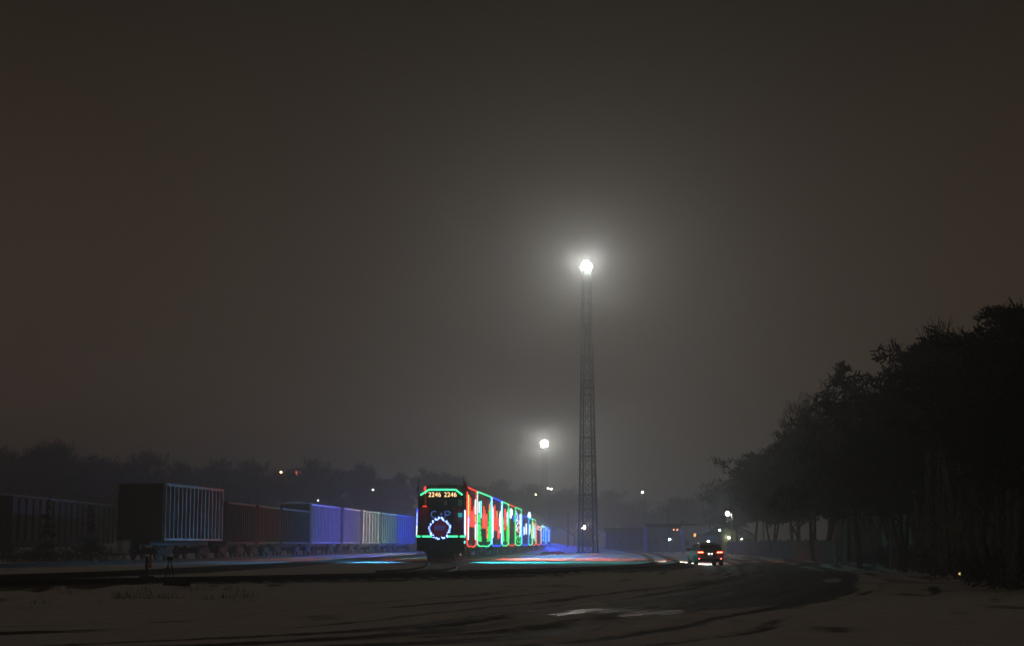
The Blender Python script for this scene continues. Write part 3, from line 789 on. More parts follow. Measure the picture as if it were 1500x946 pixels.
# ------------------------------------------------------------------ light towers
def light_tower(label, lx, ly, Y, H, basew, topw, L, ringr=.62):
    base = P(lx, 800, Y); x = base.x; z0 = gz(x, Y)
    t = thing('light_tower', label, 'light tower', (x, Y, z0), math.radians(14), 'lattice light towers over the yard')
    leg = []
    wid = lambda z: basew + (topw - basew) * (z / H)**.8
    zs = np.linspace(0, H, 21)
    cor = ((-.5, -.5), (.5, -.5), (.5, .5), (-.5, .5))
    for cx, cyy in cor:
        MB().tube([(cx * wid(z), cyy * wid(z), z) for z in zs], .125, 4, r1=.08).build('leg', 'tower', t)
    mb = MB()
    for i in range(20):
        a, b = zs[i], zs[i + 1]; wa, wb = wid(a), wid(b)
        for k in range(4):
            c0, c1 = cor[k], cor[(k + 1) % 4]
            p = lambda c, z, w: (c[0] * w, c[1] * w, z)
            mb.tube([p(c0, a, wa), p(c1, b, wb)], .046, 3, cap=False); mb.tube([p(c1, a, wa), p(c0, b, wb)], .046, 3, cap=False)
            if i % 4 == 0 or i % 4 == 3 and i % 8 == 3: mb.tube([p(c0, a, wa), p(c1, a, wa)], .075, 3, cap=False)
    mb.build('bracing', 'tower', t)
    for z in (H * .335, H * .575):
        w = wid(z)
        mb = MB().box((0, 0, z), (w + .25, w + .25, .12))
        for zz in (.5, 1.0):
            q = w / 2 + .1
            mb.tube([(-q, -q, z + zz), (q, -q, z + zz), (q, q, z + zz), (-q, q, z + zz), (-q, -q, z + zz)], .03, 3)
        mb.build('platform', 'tower', t)
    mb = MB()
    for s in (-.2, .2): mb.tube([(s, .15, .3), (s, .15, H - .5)], .035, 3)
    for k in range(int((H - 1) / .6)): mb.tube([(-.2, .15, .4 + k * .6), (.2, .15, .4 + k * .6)], .02, 3, cap=False)
    mb.build('ladder', 'tower', t)
    MB().box((0, 0, -.05), (basew + .5, basew + .5, .3)).build('base', 'tower', t)
    q = ringr
    hd = MB().tube([(q * .9 * math.cos(a), q * .9 * math.sin(a), H + .35) for a in np.linspace(0, 2 * math.pi, 17)], .06, 5, cap=False)
    hd.box((0, 0, H + .02), (1.5, 1.5, .08)).tube([(0, 0, H - .3), (0, 0, H + 1.0 * q)], .12, 6)
    hd = hd.build('lamp_ring', 'fixture', t)
    g = bpy.data.materials.get('flood_lens') or glow('flood_lens', (1, .93, .82), L)
    for (n, rr_, zz) in ((8, .85, .45), (8, .62, 1.05), (6, .62, -.10), (3, .25, 1.40)):  # lens tiers added to swell the lamp core into a ball of glare
        for k in range(n):
            a = 2 * math.pi * (k + .5) / n; c = Vector((q * rr_ * math.cos(a), q * rr_ * math.sin(a), H + q * zz))
            fl = MB().box((c.x * .78, c.y * .78, c.z + .05), (.26, .26, .26), a).build('floodlight', 'fixture', hd)
            MB().ball(c + Vector((math.cos(a), math.sin(a), 0)) * .12, .16 * q, 10, 6).build('lens', g, fl)
    return t
def tower_from_pixels(label, lx, ly, Y, basew, topw, L, ringr=.62):
    top = P(lx, ly, Y); x = P(lx, 800, Y).x
    return light_tower(label, lx, ly, Y, top.z - gz(x, Y) - .55 * ringr, basew, topw, L, ringr)
tower_from_pixels('tall lattice light tower standing in the snowy yard, nearer of two', 861.5, 390, 215, 2.05, .95, TOWER_L)
tower_from_pixels('distant light tower fading into the fog above the holiday train', 798, 650, 585, 2.6, 1.3, TOWER_L, 1.15)  # wider lamp ring stands in for glare in the fog

# ------------------------------------------------------------------ street lamps and poles
def street_lamp(label, px, py, Y, base_py=None, heads=1, col=(.9, 1, .85), L=60, r=.14, arm=.6, name='street_lamp'):
    top = P(px, py, Y); z0 = gz(top.x, Y)
    t = thing(name, label, 'street lamp', (top.x, Y, z0))
    h = top.z - z0
    MB().tube([(arm * .5, 0, 0), (arm * .5, 0, h * .5), (arm * .5, 0, h + .1)], .10, 6, r1=.06).build('pole', 'pole_metal', t)
    g = glow('street_lens', col, L)
    for k in range(heads):
        s = -1 if k == 0 else 1
        xo = arm * .5 + s * arm * .5
        MB().tube([(arm * .5, 0, h + .05), (xo, 0, h + .12)], .035, 5).build('arm', 'pole_metal', t)
        hd = MB().box((xo, 0, h + .14 - .0), (.5, .22, .10)).build('lamp_head', 'fixture', t)
        MB().ball((xo, 0, h + .02 - .1 * k), r, 8, 6).build('bulb', g, hd)
    return t
street_lamp('tall pale street lamp with two heads beyond the end of holiday train', 803, 715, 300, heads=2, arm=.55, col=(.95, 1, .75), L=38, r=.16)
street_lamp('single tall street lamp standing alone right of the light tower', 941, 720.5, 280, col=(.9, 1, .7), L=42, r=.16)
street_lamp('bright white street lamp in front of the trees above the car', 1065.5, 752, 185, col=(1, .96, .9), L=170, r=.22, arm=.9)
street_lamp('greenish street lamp in front of the lit house gable', 1054, 776, 205, col=(.65, 1, .85), L=70, r=.12)
street_lamp('low turquoise yard lamp left of the houses', 981, 789.5, 250, col=(.45, 1, .8), L=80, r=.17, arm=.3)
street_lamp('faint orange street lamp far behind the holiday train', 785, 724, 480, col=(1, .6, .35), L=40, r=.2)
street_lamp('orange street lamp glowing among the far trees', 411.5, 691, 300, col=(1, .5, .2), L=40, r=.17)
street_lamp('small white street lamp before the far trees, left of the locomotive', 546.5, 717, 290, col=(.9, 1, 1), L=50, r=.13)
street_lamp('faint white street lamp just above the violet lit freight car', 466, 732.5, 260, col=(.9, 1, .95), L=18, r=.10)
street_lamp('tiny pale yard lamp above left of the turquoise lamp', 962.5, 781.5, 285, col=(.8, .9, 1), L=10, r=.14, arm=.3)
street_lamp('tiny pale yard lamp near the ground left of the turquoise lamp', 962, 793, 285, col=(.95, 1, .8), L=10, r=.12, arm=.3)
street_lamp('small pale yard lamp just above the roof of the car', 1037.5, 792.5, 170, col=(.95, 1, .8), L=45, r=.10, arm=.3)

def utility_pole(label, px, py0, Y, r=.13, m='pole_wood', cross=True):
    p = P(px, py0, Y); z0 = gz(p.x, Y)
    t = thing('utility_pole', label, 'utility pole', (p.x, Y, z0), .3)
    h = p.z - z0
    MB().tube([(0, 0, -.1), (0, 0, h * .5), (0, 0, h)], r, 7, r1=r * .7).build('pole', m, t)
    if cross:
        MB().box((0, -.1, h - .5), (1.9, .1, .12)).build('crossarm', m, t)
        mb = MB()
        for k in (-.85, -.4, .4, .85): mb.tube([(k, -.1, h - .44), (k, -.1, h - .28)], .04, 6)
        mb.build('insulator', 'pole_metal', t)
utility_pole('pale thin pole standing before the dark trees right of the car', 1117.5, 727, 165, r=.11, m='pole_metal', cross=False)
utility_pole('dark utility pole rising above the houses with lit windows', 979, 742, 265)
utility_pole('dark slim pole between train end and light tower', 832, 748, 300, r=.16)

# ------------------------------------------------------------------ houses
def house(label, x, Y, w, d, wall_h, roof_h, wallm, roofm, wins, rz=0.0, gable_front=False, name='house', eave=.3):
    z0 = gz(x, Y)
    t = thing(name, label, 'house', (x, Y, z0), rz)
    MB().box((0, d / 2, wall_h / 2 - .1), (w, d, wall_h + .2)).build('wall', wallm, t)
    if gable_front:
        MB().prism([(-w / 2 - eave, wall_h - .05), (0, wall_h + roof_h), (w / 2 + eave, wall_h - .05), (w / 2 + eave, wall_h + .12), (0, wall_h + roof_h + .18), (-w / 2 - eave, wall_h + .12)], -.25, d + .25).build('roof', roofm, t)
        MB().prism([(-w / 2, wall_h + .004), (w / 2, wall_h + .004), (0, wall_h + roof_h - .03)], 0.003, d - .003).build('gable', wallm, t)
    else:
        MB().prism([(-eave, wall_h + .004), (d / 2, wall_h + roof_h), (d + eave, wall_h + .004)], -w / 2 - eave, w / 2 + eave, axis='x').build('roof', roofm, t)
        MB().box((w * .25, d / 2, wall_h + roof_h * .9), (.6, .6, 1.0)).build('chimney', 'wall_c', t)
    for (wx, wz, ww, wh, m) in wins:
        f = MB()
        for s in (-1, 1): f.box((wx + s * (ww / 2 + .04), -.03, wz), (.08, .10, wh + .16)); f.box((wx, -.032, wz + s * (wh / 2 + .04)), (ww, .10, .08))
        f = f.build('window', 'fencepost', t)
        MB().box((wx, -.012, wz), (ww, .03, wh)).build('pane', m, f)
    return t
WARM = glow('pane_warm', (1, .62, .22), 4.5); ORNG = glow('pane_orange', (1, .42, .15), 3.0); REDW = glow('pane_red', (1, .2, .08), 3.0); DARKP = M['glass']
PINK = glow('pane_pinkish', (1, .35, .2), 3.2); GREY = glow('pane_grey', (.5, .5, .7), .12)
def wx(px, py, x, Y):  # window centre in house coordinates
    p = P(px, py, Y); return p.x - x, p.z - gz(x, Y)
hx = P(985, 790, 270).x
a1 = wx(987, 775.3, hx, 270); a2 = wx(992.2, 775.3, hx, 270); a3 = wx(997.5, 781.5, hx, 270); a4 = wx(991, 782, hx, 270)
house('dark house with two small red lit windows over a yellow one', hx, 270, 8.2, 8, 3.95, .7, 'wall_b', 'roof', eave=.12, wins=
      [(a1[0], a1[1], .3, .22, PINK), (a2[0], a2[1], .3, .22, PINK), (a3[0] , a3[1], .33, .62, WARM), (a4[0], a4[1], .25, .25, GREY), (-2.6, 1.6, .7, .9, DARKP)])
hx = P(1024, 790, 262).x
b1 = wx(1017.7, 783.2, hx, 262); b2 = wx(1033, 783.5, hx, 262)
house('long low house with one orange lit window above the car', hx, 262, 4.8, 7, 2.9, 1.3, 'wall_a', 'roof_snow', eave=.08, wins=
      [(b1[0], b1[1], .34, .5, ORNG), (b2[0], b2[1], .16, .16, GREY), (-1.9, 1.5, .6, .8, DARKP)])
hx = P(1065, 790, 225).x
hh = house('pale house with gable lit greenish yellow beside the fence end', hx, 225, 3.6, 8, 2.4, 1.3, 'wall_a', 'roof', [(-.9, 1.2, .5, .8, DARKP)], gable_front=True)
wl = thing('wall_lamp', 'yellowish wall lamp fixed to the lit house gable', 'wall lamp', (hx + .2, 224.8, gz(hx, 225) + 2.05))
MB().box((0, .08, .05), (.2, .2, .3)).build('bracket', 'fixture', wl)
MB().ball((0, -.12, 0), .14, 8, 6).build('bulb', glow('wall_lamp', (.9, 1, .55), 60), wl)
hx = P(1092, 790, 240).x
house('pale garden shed with dark door behind the fence, right of the lit gable', hx, 240, 2.8, 4, 2.0, 1.0, 'wall_a', 'roof', [(.3, 1.0, .8, 1.5, DARKP)], gable_front=True, name='shed')
sl = thing('wall_lamp', 'wall lamp on the pale garden shed', 'wall lamp', (hx - .6, 239.8, gz(hx, 240) + 1.75))
MB().box((0, .08, .05), (.15, .2, .2)).build('bracket', 'fixture', sl)
MB().ball((0, -.1, 0), .08, 8, 5).build('bulb', glow('shed_lamp', (.9, 1, .6), 40), sl)
hx = P(940, 790, 310).x
house('long dark shed standing left of the houses with lit windows', hx, 310, 13.5, 9, 3.3, 1.0, 'wall_b', 'roof', [(-4, 1.6, .8, .9, DARKP), (0, 1.6, .8, .9, DARKP)], name='shed')
hx = P(1010, 780, 400).x
house('far long building with snow covered roof above the houses', hx, 400, 26, 12, 4.2, 2.6, 'wall_b', 'roof_snow', [(-8, 2, 1, 1.2, DARKP), (-3, 2, 1, 1.2, DARKP)], name='warehouse')
hx = P(437, 700, 330).x
zz = gz(hx, 330)
house('house on the left hill with two small orange windows among bare trees', hx, 330, 5, 6, 6.4, 1.2, 'wall_b', 'roof', [(-.35, P(437, 693, 330).z - zz, .4, .9, REDW), (.45, P(437, 693, 330).z - zz, .4, .9, REDW)])
# houses behind the tree belt
hx = P(1325, 790, 130).x
c1 = wx(1325, 790.5, hx, 130)
house('brown house behind the tree trunks with a small red orange window', hx, 130, 9, 8, 3.2, 1.8, 'wall_c', 'roof', [(c1[0], c1[1], .34, .4, REDW), (2.2, 1.6, .9, .9, DARKP)])
hx = P(1440, 790, 95).x
house('dim brown house behind the rightmost tree trunks', hx, 95, 8, 8, 3.4, 1.8, 'wall_c', 'roof', [(-1.8, 1.6, .9, .9, DARKP), (1.8, 1.6, .9, .9, DARKP)])
for px, py, Y, c, lab, r in ((1268.5, 788, 150, (.9, 1, .85), 'tiny pale garden lamp between the trunks left of the red window', .05), (1277, 805.5, 115, (.9, 1, .9), 'tiny white garden lamp low between the tree trunks', .035),
                          (1406, 840, 62, (1, .75, .25), 'small yellow garden lamp on the ground under the trees', .05)):
    p = P(px, py, Y); z0 = gz(p.x, Y)
    t = thing('garden_lamp', lab, 'lamp', (p.x, Y, z0))
    MB().tube([(0, .06, -.05), (0, .06, p.z - z0 + .1)], .02, 5).build('post', 'fixture', t)
    MB().ball((0, 0, p.z - z0), r, 8, 5).build('bulb', glow('garden_bulb', c, 2.2), t)

# ------------------------------------------------------------------ fence and berm
def fence():
    t = thing('fence', 'dark board fence along the road below the trees', 'fence', (21, 107, gz(21, 107)))
    p = BELT[(BELT[:, 1] >= 107) & (BELT[:, 1] <= 206)]
    L0 = Vector(t.location); acc = 0; mb = MB()
    for i in range(1, len(p)):
        a = Vector((p[i - 1][0], p[i - 1][1], 0)); b = Vector((p[i][0], p[i][1], 0))
        d = (b - a); n = max(1, int(d.length / .16))
        for k in range(n):
            c = a + d * ((k + .5) / n)
            hh_ = 1.50 + rnd.uniform(-.02, .02)
            mb.box((c.x - L0.x, c.y - L0.y, .05 + hh_ / 2), (.022, d.length / n * .93, hh_), math.atan2(d.y, d.x) - math.pi / 2)
        acc += d.length
        if acc > 2.6:
            acc = 0
    mb.build('board', 'fence', t)['kind'] = 'stuff'
    mb = MB()
    for zz in (.35, 1.25):
        mb.tube([(q[0] - L0.x + .04, q[1] - L0.y, zz) for q in p[::6]], .04, 4)
    mb.build('rail', 'fence', t)
    for i in range(0, len(p), 12):
        q = p[i]
        MB().box((q[0] - L0.x - (.03 if i == 0 else -.08), q[1] - L0.y, .82), (.11, .11, 1.72)).build('post', 'fencepost' if i == 0 else 'fence', t)
fence()

# ------------------------------------------------------------------ vegetation
def branch_tree(h, seed, levels=5, spread=.55, trunk_r=None, fine=.012, low=.25, nb=(3, 5)):
    """bare tree: returns (trunk MB, crown MB)"""
    R = random.Random(seed); tr = MB(); cr = MB()
    trunk_r = trunk_r or h * .018
    def grow(p, d, L, r, lev):
        n = 3 if lev < 2 else 2
        pts = [p]; dd = d.copy()
        for k in range(n):
            dd = (dd + Vector((R.uniform(-1, 1), R.uniform(-1, 1), R.uniform(-.3, .7))) * .16).normalized()
            pts.append(pts[-1] + dd * (L / n))
        (tr if lev == 0 else cr).tube(pts, max(r, fine), 5 if lev == 0 else 3, cap=False, r1=max(r * .62, fine * .8))
        if lev >= levels: return
        k = R.randint(*nb) + (2 if lev == 0 else 0)
        for j in range(k):
            f = R.uniform(low if lev == 0 else .3, 1.0)
            i = min(n - 1, int(f * n)); q = pts[i] + (pts[i + 1] - pts[i]) * (f * n - i)
            az = R.uniform(0, 2 * math.pi); side = Vector((math.cos(az), math.sin(az), R.uniform(0, .5)))
            nd = (dd * (1 - spread) + side * spread + Vector((0, 0, .22))).normalized()
            grow(q, nd, L * R.uniform(.55, .74), r * .55, lev + 1)
        grow(pts[-1], (dd + Vector((R.uniform(-.3, .3), R.uniform(-.3, .3), .25))).normalized(), L * .62, r * .6, lev + 1)
    grow(Vector((0, 0, -.1)), Vector((R.uniform(-.08, .08), R.uniform(-.08, .08), 1)).normalized(), h * .40, trunk_r, 0)
    zmax = max(v[2] for v in cr.v); s = h / zmax
    for m_ in (tr, cr): m_.v = [(a * s, b * s, c * s) for a, b, c in m_.v]
    return tr, cr

def needle_clump(mb, c, r, R, n=16, bl=.34, bw=.05):
    for _ in range(n):
        d = Vector((R.gauss(0, 1), R.gauss(0, 1), R.gauss(.25, .8))).normalized()
        o = c + Vector((R.gauss(0, .5), R.gauss(0, .5), R.gauss(0, .35))) * r
        s = d.cross(Vector((R.random(), R.random(), R.random()))).normalized() * bw
        e = o + d * bl * R.uniform(.6, 1.3)
        mb.quad(o - s, o + s, e + s * .5, e - s * .5)

def pine_tree(h, seed, base=.30, width=.30, stems=1, kind='pine', dens=1.0):
    """evergreen with needle clumps: (trunk MB, crown MB)"""
    R = random.Random(seed); tr = MB(); cr = MB()
    for st in range(stems):
        lean = Vector((R.uniform(-.12, .12), R.uniform(-.1, .1), 0)) * (1 if stems == 1 else 2.2)
        hs = h * (1 if st == 0 else R.uniform(.7, .92))
        P_ = lambda z: Vector((lean.x * z * (1 - .3 * z / hs) + .10 * math.sin(z * .9 + seed), lean.y * z, z))
        tr.tube([P_(hs * k / 8) - Vector((0, 0, .15 if k == 0 else 0)) for k in range(9)], h * .016 * (1 if stems == 1 else .8), 6, r1=.03)
        nw = int(h * 2.6)
        for w in range(nw):
            f = base + (1 - base) * (w + R.random()) / nw
            z = hs * f
            if kind == 'spruce': rad = hs * width * (1.02 - f) / (1 - base)
            else: rad = hs * width * (.35 + 1.0 * math.sin(math.pi * min(1, (f - base) / (1 - base) * .78 + .22))) * (1.0 if f < .85 else (1.18 - f) * 3) * R.choice((.55, .8, 1.0, 1.25))
            for b in range(R.randint(3, 5)):
                if R.random() < .12: continue
                az = R.uniform(0, 2 * math.pi); L = max(.12, rad * R.uniform(.55, 1.15))
                up = R.uniform(-.15, .25) if kind == 'spruce' else R.uniform(.0, .55)
                d = Vector((math.cos(az), math.sin(az), up)).normalized(); p0 = P_(z); p1 = p0 + d * L
                tr.tube([p0, p0 + d * L * .5 - Vector((0, 0, .05 * L)), p1], .03 + .008 * L, 3, cap=False, r1=.012)
                nc = max(2, int(L * 3.2 * dens))
                for k in range(nc):
                    q = p0 + d * L * (.3 + .75 * (k + R.random()) / nc) + Vector((R.gauss(0, .16), R.gauss(0, .16), R.gauss(.04, .12))) * (.5 + L * .25)
                    needle_clump(cr, q, .30 if kind != 'spruce' else .10 + .2 * min(1, L), R, 13, .12 + .2 * min(1, L) if kind == 'spruce' else .36)
        needle_clump(cr, P_(hs), .2 if kind != 'spruce' else .06, R, 14, .35 if kind != 'spruce' else .16)
    return tr, cr

def put_tree(name, label, tr, cr, x, y, rz=0, crown='needle', group=None, cat='tree', z=None, bark='bark'):
    t = thing(name, label, cat, (x, y, gz(x, y) if z is None else z), rz, group)
    tr.build('trunk', bark, t); cr.build('crown', crown, t)
    return t

# belt on the right: (px of the trunk, py of the top, Y, kind)
GB = 'trees of the belt along the road'
protos = {}
def belt_tree(label, px, ytop, Y, key, x=None):
    top = P(px, ytop, Y); x = top.x; z0 = gz(x, Y); h = top.z - z0
    spec = {'pineA': (10, 11, dict(base=.40, width=.27, stems=2)), 'pineB': (10, 23, dict(base=.42, width=.25)), 'pineC': (10, 37, dict(base=.38, width=.30, stems=3)),
            'spruce': (10, 41, dict(base=.30, width=.46, kind='spruce'))}
    rz = (px * 37 % 628) / 100
    if key in protos:
        pr, ph = protos[key]; s = h / ph
        return dup(pr, (x, Y, z0), rz, label, GB, (s, s, s))
    if key.startswith('bare'):
        tr, cr = branch_tree(10, 5 if key == 'bareA' else 15, 5, .55, nb=(3, 4), fine=.016)
        nm = 'bare_tree'; m = 'twig'
    else:
        hh, sd, kw = spec[key]; tr, cr = pine_tree(hh, sd, **kw); nm = 'spruce_tree' if key == 'spruce' else 'pine_tree'; m = 'needle'
    t = put_tree(nm, label, tr, cr, x, Y, rz, m, GB)
    t.scale = (h / 10,) * 3; protos[key] = (t, 10)
    return t
belt_tree('tallest dark pine cut off by the right picture edge', 1522, 448, 47, 'pineA')
belt_tree('dark pine with broad knobbly top near the right edge', 1466, 452, 52, 'pineC')
belt_tree('bare tree rising between the two pines at right', 1395, 466, 64, 'bareA')
belt_tree('dense pine filling the gap before the bare tree at right', 1425, 508, 58, 'pineB')
belt_tree('ragged pine with layered boughs left of the bare tree', 1358, 508, 72, 'pineA')
belt_tree('small pine leaning below the ragged layered pine', 1318, 582, 78, 'pineC')
belt_tree('pointed spruce top standing above its neighbours mid belt', 1252, 532, 92, 'spruce')
belt_tree('bare tree just right of the pointed spruce', 1290, 556, 90, 'bareB')
belt_tree('pine under the pointed spruce on its left', 1228, 632, 106, 'pineC')
belt_tree('bare twiggy tree left of the pointed spruce', 1205, 572, 118, 'bareA')
belt_tree('bushy pine behind the fence below the bare twiggy tree', 1190, 622, 122, 'pineB')
belt_tree('bare tree with fine twigs above the middle of the fence', 1168, 612, 140, 'bareB')
belt_tree('narrow spruce between the bare twiggy trees left of the pointed spruce', 1187, 600, 116, 'spruce')
belt_tree('round topped pine behind the middle of the fence', 1158, 645, 134, 'pineA')
belt_tree('pine behind the pale thin pole', 1130, 668, 150, 'pineC')
belt_tree('last tall pine at the left end of the belt', 1104, 676, 170, 'pineB')
belt_tree('small pine over the bright white street lamp', 1078, 700, 200, 'pineA')
belt_tree('bare tree at the left end of the belt above the car', 1050, 698, 225, 'bareA')
belt_tree('second bare tree at the left end, half behind pines', 1072, 690, 235, 'bareB')
belt_tree('dark pine behind the fence post end, with low boughs', 1240, 640, 112, 'pineA')
belt_tree('pine in the second row behind the ragged layered pine', 1380, 520, 80, 'spruce')

# slim bare trunks standing along the snow edge
tr_p = None
pxs = [(1237, 104), (1258, 99), (1282, 93), (1303, 86), (1318, 82), (1336, 78), (1352, 74), (1368, 70), (1384, 67), (1402, 63), (1421, 59), (1443, 55), (1462, 52), (1484, 50)]
for k, (px, Y) in enumerate(pxs):
    p = P(px, 800, Y); z0 = gz(p.x, Y)
    lab = '%s slim forked tree trunk along the snow edge, counted from the fence post' % ORD[k]
    if k < 3:
        R = random.Random(60 + k); mb = MB(); cr = MB()
        for s in range(2 + k % 2):
            lx = R.uniform(-.16, .16); b0 = Vector((R.uniform(-.2, .2), R.uniform(-.2, .2), -.1))
            pts = [b0 + Vector((lx * z + .06 * math.sin(z * 1.3 + s), R.uniform(-.05, .05), z)) for z in np.linspace(0, 5.5, 9)]
            mb.tube(pts, R.uniform(.10, .17), 6, r1=.05)
            for q in range(7):
                i = R.randint(3, 8); d = Vector((R.uniform(-1, 1), R.uniform(-1, 1), R.uniform(.3, 1.1))).normalized()
                cr.tube([pts[i], pts[i] + d * .7, pts[i] + d * 1.2 + Vector((0, 0, .4)), pts[i] + d * 1.5 + Vector((0, 0, .9))], .035, 4, r1=.012)
        t = put_tree('slim_tree', lab, mb, cr, p.x, Y, 0, 'twig', 'slim trunks along the snow edge', bark='bark_pale'); protos['slim%d' % k] = t
    else:
        s = rnd.uniform(.85, 1.15)
        dup(protos['slim%d' % (k % 3)], (p.x, Y, z0), rnd.uniform(0, 6), lab, 'slim trunks along the snow edge', (s, s, s))

def shrub_mesh(seed, w, h, n=260):
    R = random.Random(seed); tr = MB(); cr = MB()
    for k in range(16):
        d = Vector((R.uniform(-1, 1) * w * .5, R.uniform(-1, 1) * w * .35, h * R.uniform(.6, 1)))
        tr.tube([(0, 0, -.05), d * .5 + Vector((0, 0, .1)), d], .016, 3, cap=False, r1=.006)
    for k in range(n):
        a = R.uniform(0, 6.3); rr_ = math.sqrt(R.random()); c = Vector((math.cos(a) * rr_ * w * .5, math.sin(a) * rr_ * w * .35, 0))
        c.z = h * R.random()**.8 * (1 - .6 * rr_**2)
        d = Vector((R.gauss(0, 1), R.gauss(0, 1), R.gauss(.5, .6))).normalized(); s = d.cross(Vector((R.random(), R.random(), 1))).normalized() * .03
        cr.quad(c - s, c + s, c + d * .22 + s * .4, c + d * .22 - s * .4)
    return tr, cr
sp = None
for k, (px, Y, s) in enumerate(((1500, 50.5, 1.2), (1470, 56, 1.3), (1432, 61, 1.1), (1395, 70, 1.3), (1358, 78, 1.1), (1320, 90, 1.2), (1290, 100, 1.0))):
    p = P(px, 800, Y); z0 = gz(p.x, Y); lab = '%s dark undergrowth shrub under the tree belt, from the right' % ORD[k]
    if sp is None:
        tr, cr = shrub_mesh(3, 3.0, 1.1, 700); sp = thing('shrub', lab, 'shrub', (p.x, Y, z0), 0, 'undergrowth below the tree belt'); tr.build('stem', 'twig', sp); cr.build('foliage', 'shrub', sp); sp.scale = (s, s, s)
    else: dup(sp, (p.x, Y, z0), k * 1.3, lab, 'undergrowth below the tree belt', (s, s, s))

# far trees
fv = []
def far_tree(k, label, px, ytop, Y, group, squash=1.0):
    top = P(px, ytop, Y); z0 = gz(top.x, Y); h = top.z - z0
    v = k % 4
    if v >= len(fv):
        tr, cr = branch_tree(14, 100 + v * 7, 5, .62, trunk_r=.28, nb=(3, 5), fine=.03, low=.3)
        R = random.Random(v)
        base = [Vector(cr.v[i]) for i in range(0, len(cr.v), 7)]
        for _ in range(4200):            # outer spray of fine twigs
            c = R.choice(base)
            if c.z < 3: continue
            d = Vector((R.gauss(0, 1), R.gauss(0, 1), R.gauss(.4, .8))).normalized(); s = d.cross(Vector((R.random(), R.random(), 1))).normalized() * .055
            cr.quad(c - s, c + s, c + d * .9 + s * .4, c + d * .9 - s * .4)
        t = put_tree('bare_tree', label, tr, cr, top.x, Y, k, 'twig', group, z=z0); fv.append(t)
        q = h / 14; t.scale = (q * squash, q * squash, q)
        return
    q = h / 14
    dup(fv[v], (top.x, Y, z0), k * 1.7, label, group, (q * squash, q * squash, q))
GL = 'far trees behind the freight cars'
left = [(-12, 648, 250), (28, 650, 255), (78, 645, 250), (112, 652, 262), (152, 661, 255), (198, 655, 268), (240, 672, 275), (292, 668, 285), (330, 682, 290), (366, 668, 280), (400, 684, 300), (447, 668, 290), (485, 688, 310), (540, 675, 300), (588, 690, 325), (625, 684, 330), (668, 690, 340)]
for k, (px, yt, Y) in enumerate(left):
    far_tree(k, '%s hazy bare tree from the left in the far row behind the freight cars' % ORD[k], px, yt, Y, GL, 1.15)
left2 = [(5, 690, 225), (55, 694, 230), (120, 690, 228), (180, 698, 235), (230, 700, 240), (285, 702, 245), (345, 706, 250), (410, 706, 262), (470, 708, 275), (520, 710, 280), (575, 712, 290)]
for k, (px, yt, Y) in enumerate(left2):
    far_tree(k + 2, '%s lower tree from the left, in front of the far bare row' % ORD[k], px, yt, Y, 'lower trees before the far row', 1.7)
mid = [(720, 700, 470), (762, 706, 480), (806, 712, 500), (842, 716, 470), (888, 714, 480), (930, 728, 500), (975, 732, 450), (1012, 728, 430), (1036, 716, 400)]
for k, (px, yt, Y) in enumerate(mid):
    far_tree(k + 1, '%s foggy tree from the left on the horizon behind the light towers' % ORD[k], px, yt, Y, 'foggy trees on the horizon', 1.35)
# two small conifers before the dim freight cars
for px, yt, Y, lab in ((73, 733, 112, 'small dark conifer before the dim freight cars, wider of two'), (137, 742, 118, 'small slender conifer before the dim freight cars, close to the silver car')):
    top = P(px, yt, Y); z0 = gz(top.x, Y); h = top.z - z0
    tr, cr = pine_tree(h, int(px), base=.06, width=.20 if px < 100 else .17, kind='spruce', dens=.8)
    put_tree('conifer', lab, tr, cr, top.x, Y, 0, 'needle_b', 'small conifers on the left')
tr, cr = shrub_mesh(9, 3.4, 1.0, 600)
lab0 = 'dark low bush %s below the dim freight cars'
first = None
for k, (px, Y, w) in enumerate(((20, 106, 'at the left edge'), (58, 107, 'left of the wider conifer'), (100, 108, 'between the two conifers'), (150, 110, 'right of the slender conifer'))):
    p = P(px, 800, Y)
    if first is None:
        first = thing('shrub', lab0 % w, 'shrub', (p.x, Y, gz(p.x, Y)), 0, 'low bushes on the left'); tr.build('stem', 'twig', first); cr.build('foliage', 'shrub', first)
    else: dup(first, (p.x, Y, gz(p.x, Y)), k * 2.0, lab0 % w, 'low bushes on the left')
# weed clumps on the lit snow
tr, cr = shrub_mesh(21, 1.7, .35, 160)
p = P(801, 808, 178); p2 = P(818, 808, 182)
w1 = thing('weed_clump', 'dark weed clump on the coloured snow, left one beside the holiday train', 'weeds', (p.x, 178, gz(p.x, 178)), 0, 'weed clumps on the lit snow'); tr.build('stem', 'twig', w1); cr.build('foliage', 'shrub', w1)
dup(w1, (p2.x, 182, gz(p2.x, 182)), 2.2, 'dark weed clump on the coloured snow, right one towards the light tower', 'weed clumps on the lit snow')
# dry grass on the bank
mb = MB(); R = random.Random(8)
gx, gy = [], []
for _ in range(2600):
    u = R.random()
    px = 60 + 300 * u; Y = R.uniform(38, 50)
    gx.append((px - 750) / F * Y + R.gauss(0, .3)); gy.append(Y)
gh, gd, _, _, _ = ground_fields(gx, gy)
cl = fbm(np.array(gx) * .9 + 4, np.array(gy) * .7, 3)
for x, y, z, c in zip(gx, gy, gh, cl):
    if c < .52: continue
    hgt = R.uniform(.05, .22); a = R.uniform(0, 6.3); dx, dy = math.cos(a) * .012, math.sin(a) * .012
    lx, ly = R.gauss(0, .08), R.gauss(0, .08)
    mb.tri((x - dx, y - dy, z - .02), (x + dx, y + dy, z - .02), (x + lx, y + ly, z + hgt))
g = mb.build('dry_grass', 'drygrass'); g['kind'] = 'stuff'
g['label'] = 'dry grass blades poking through the snow on the bank'; g['category'] = 'grass'

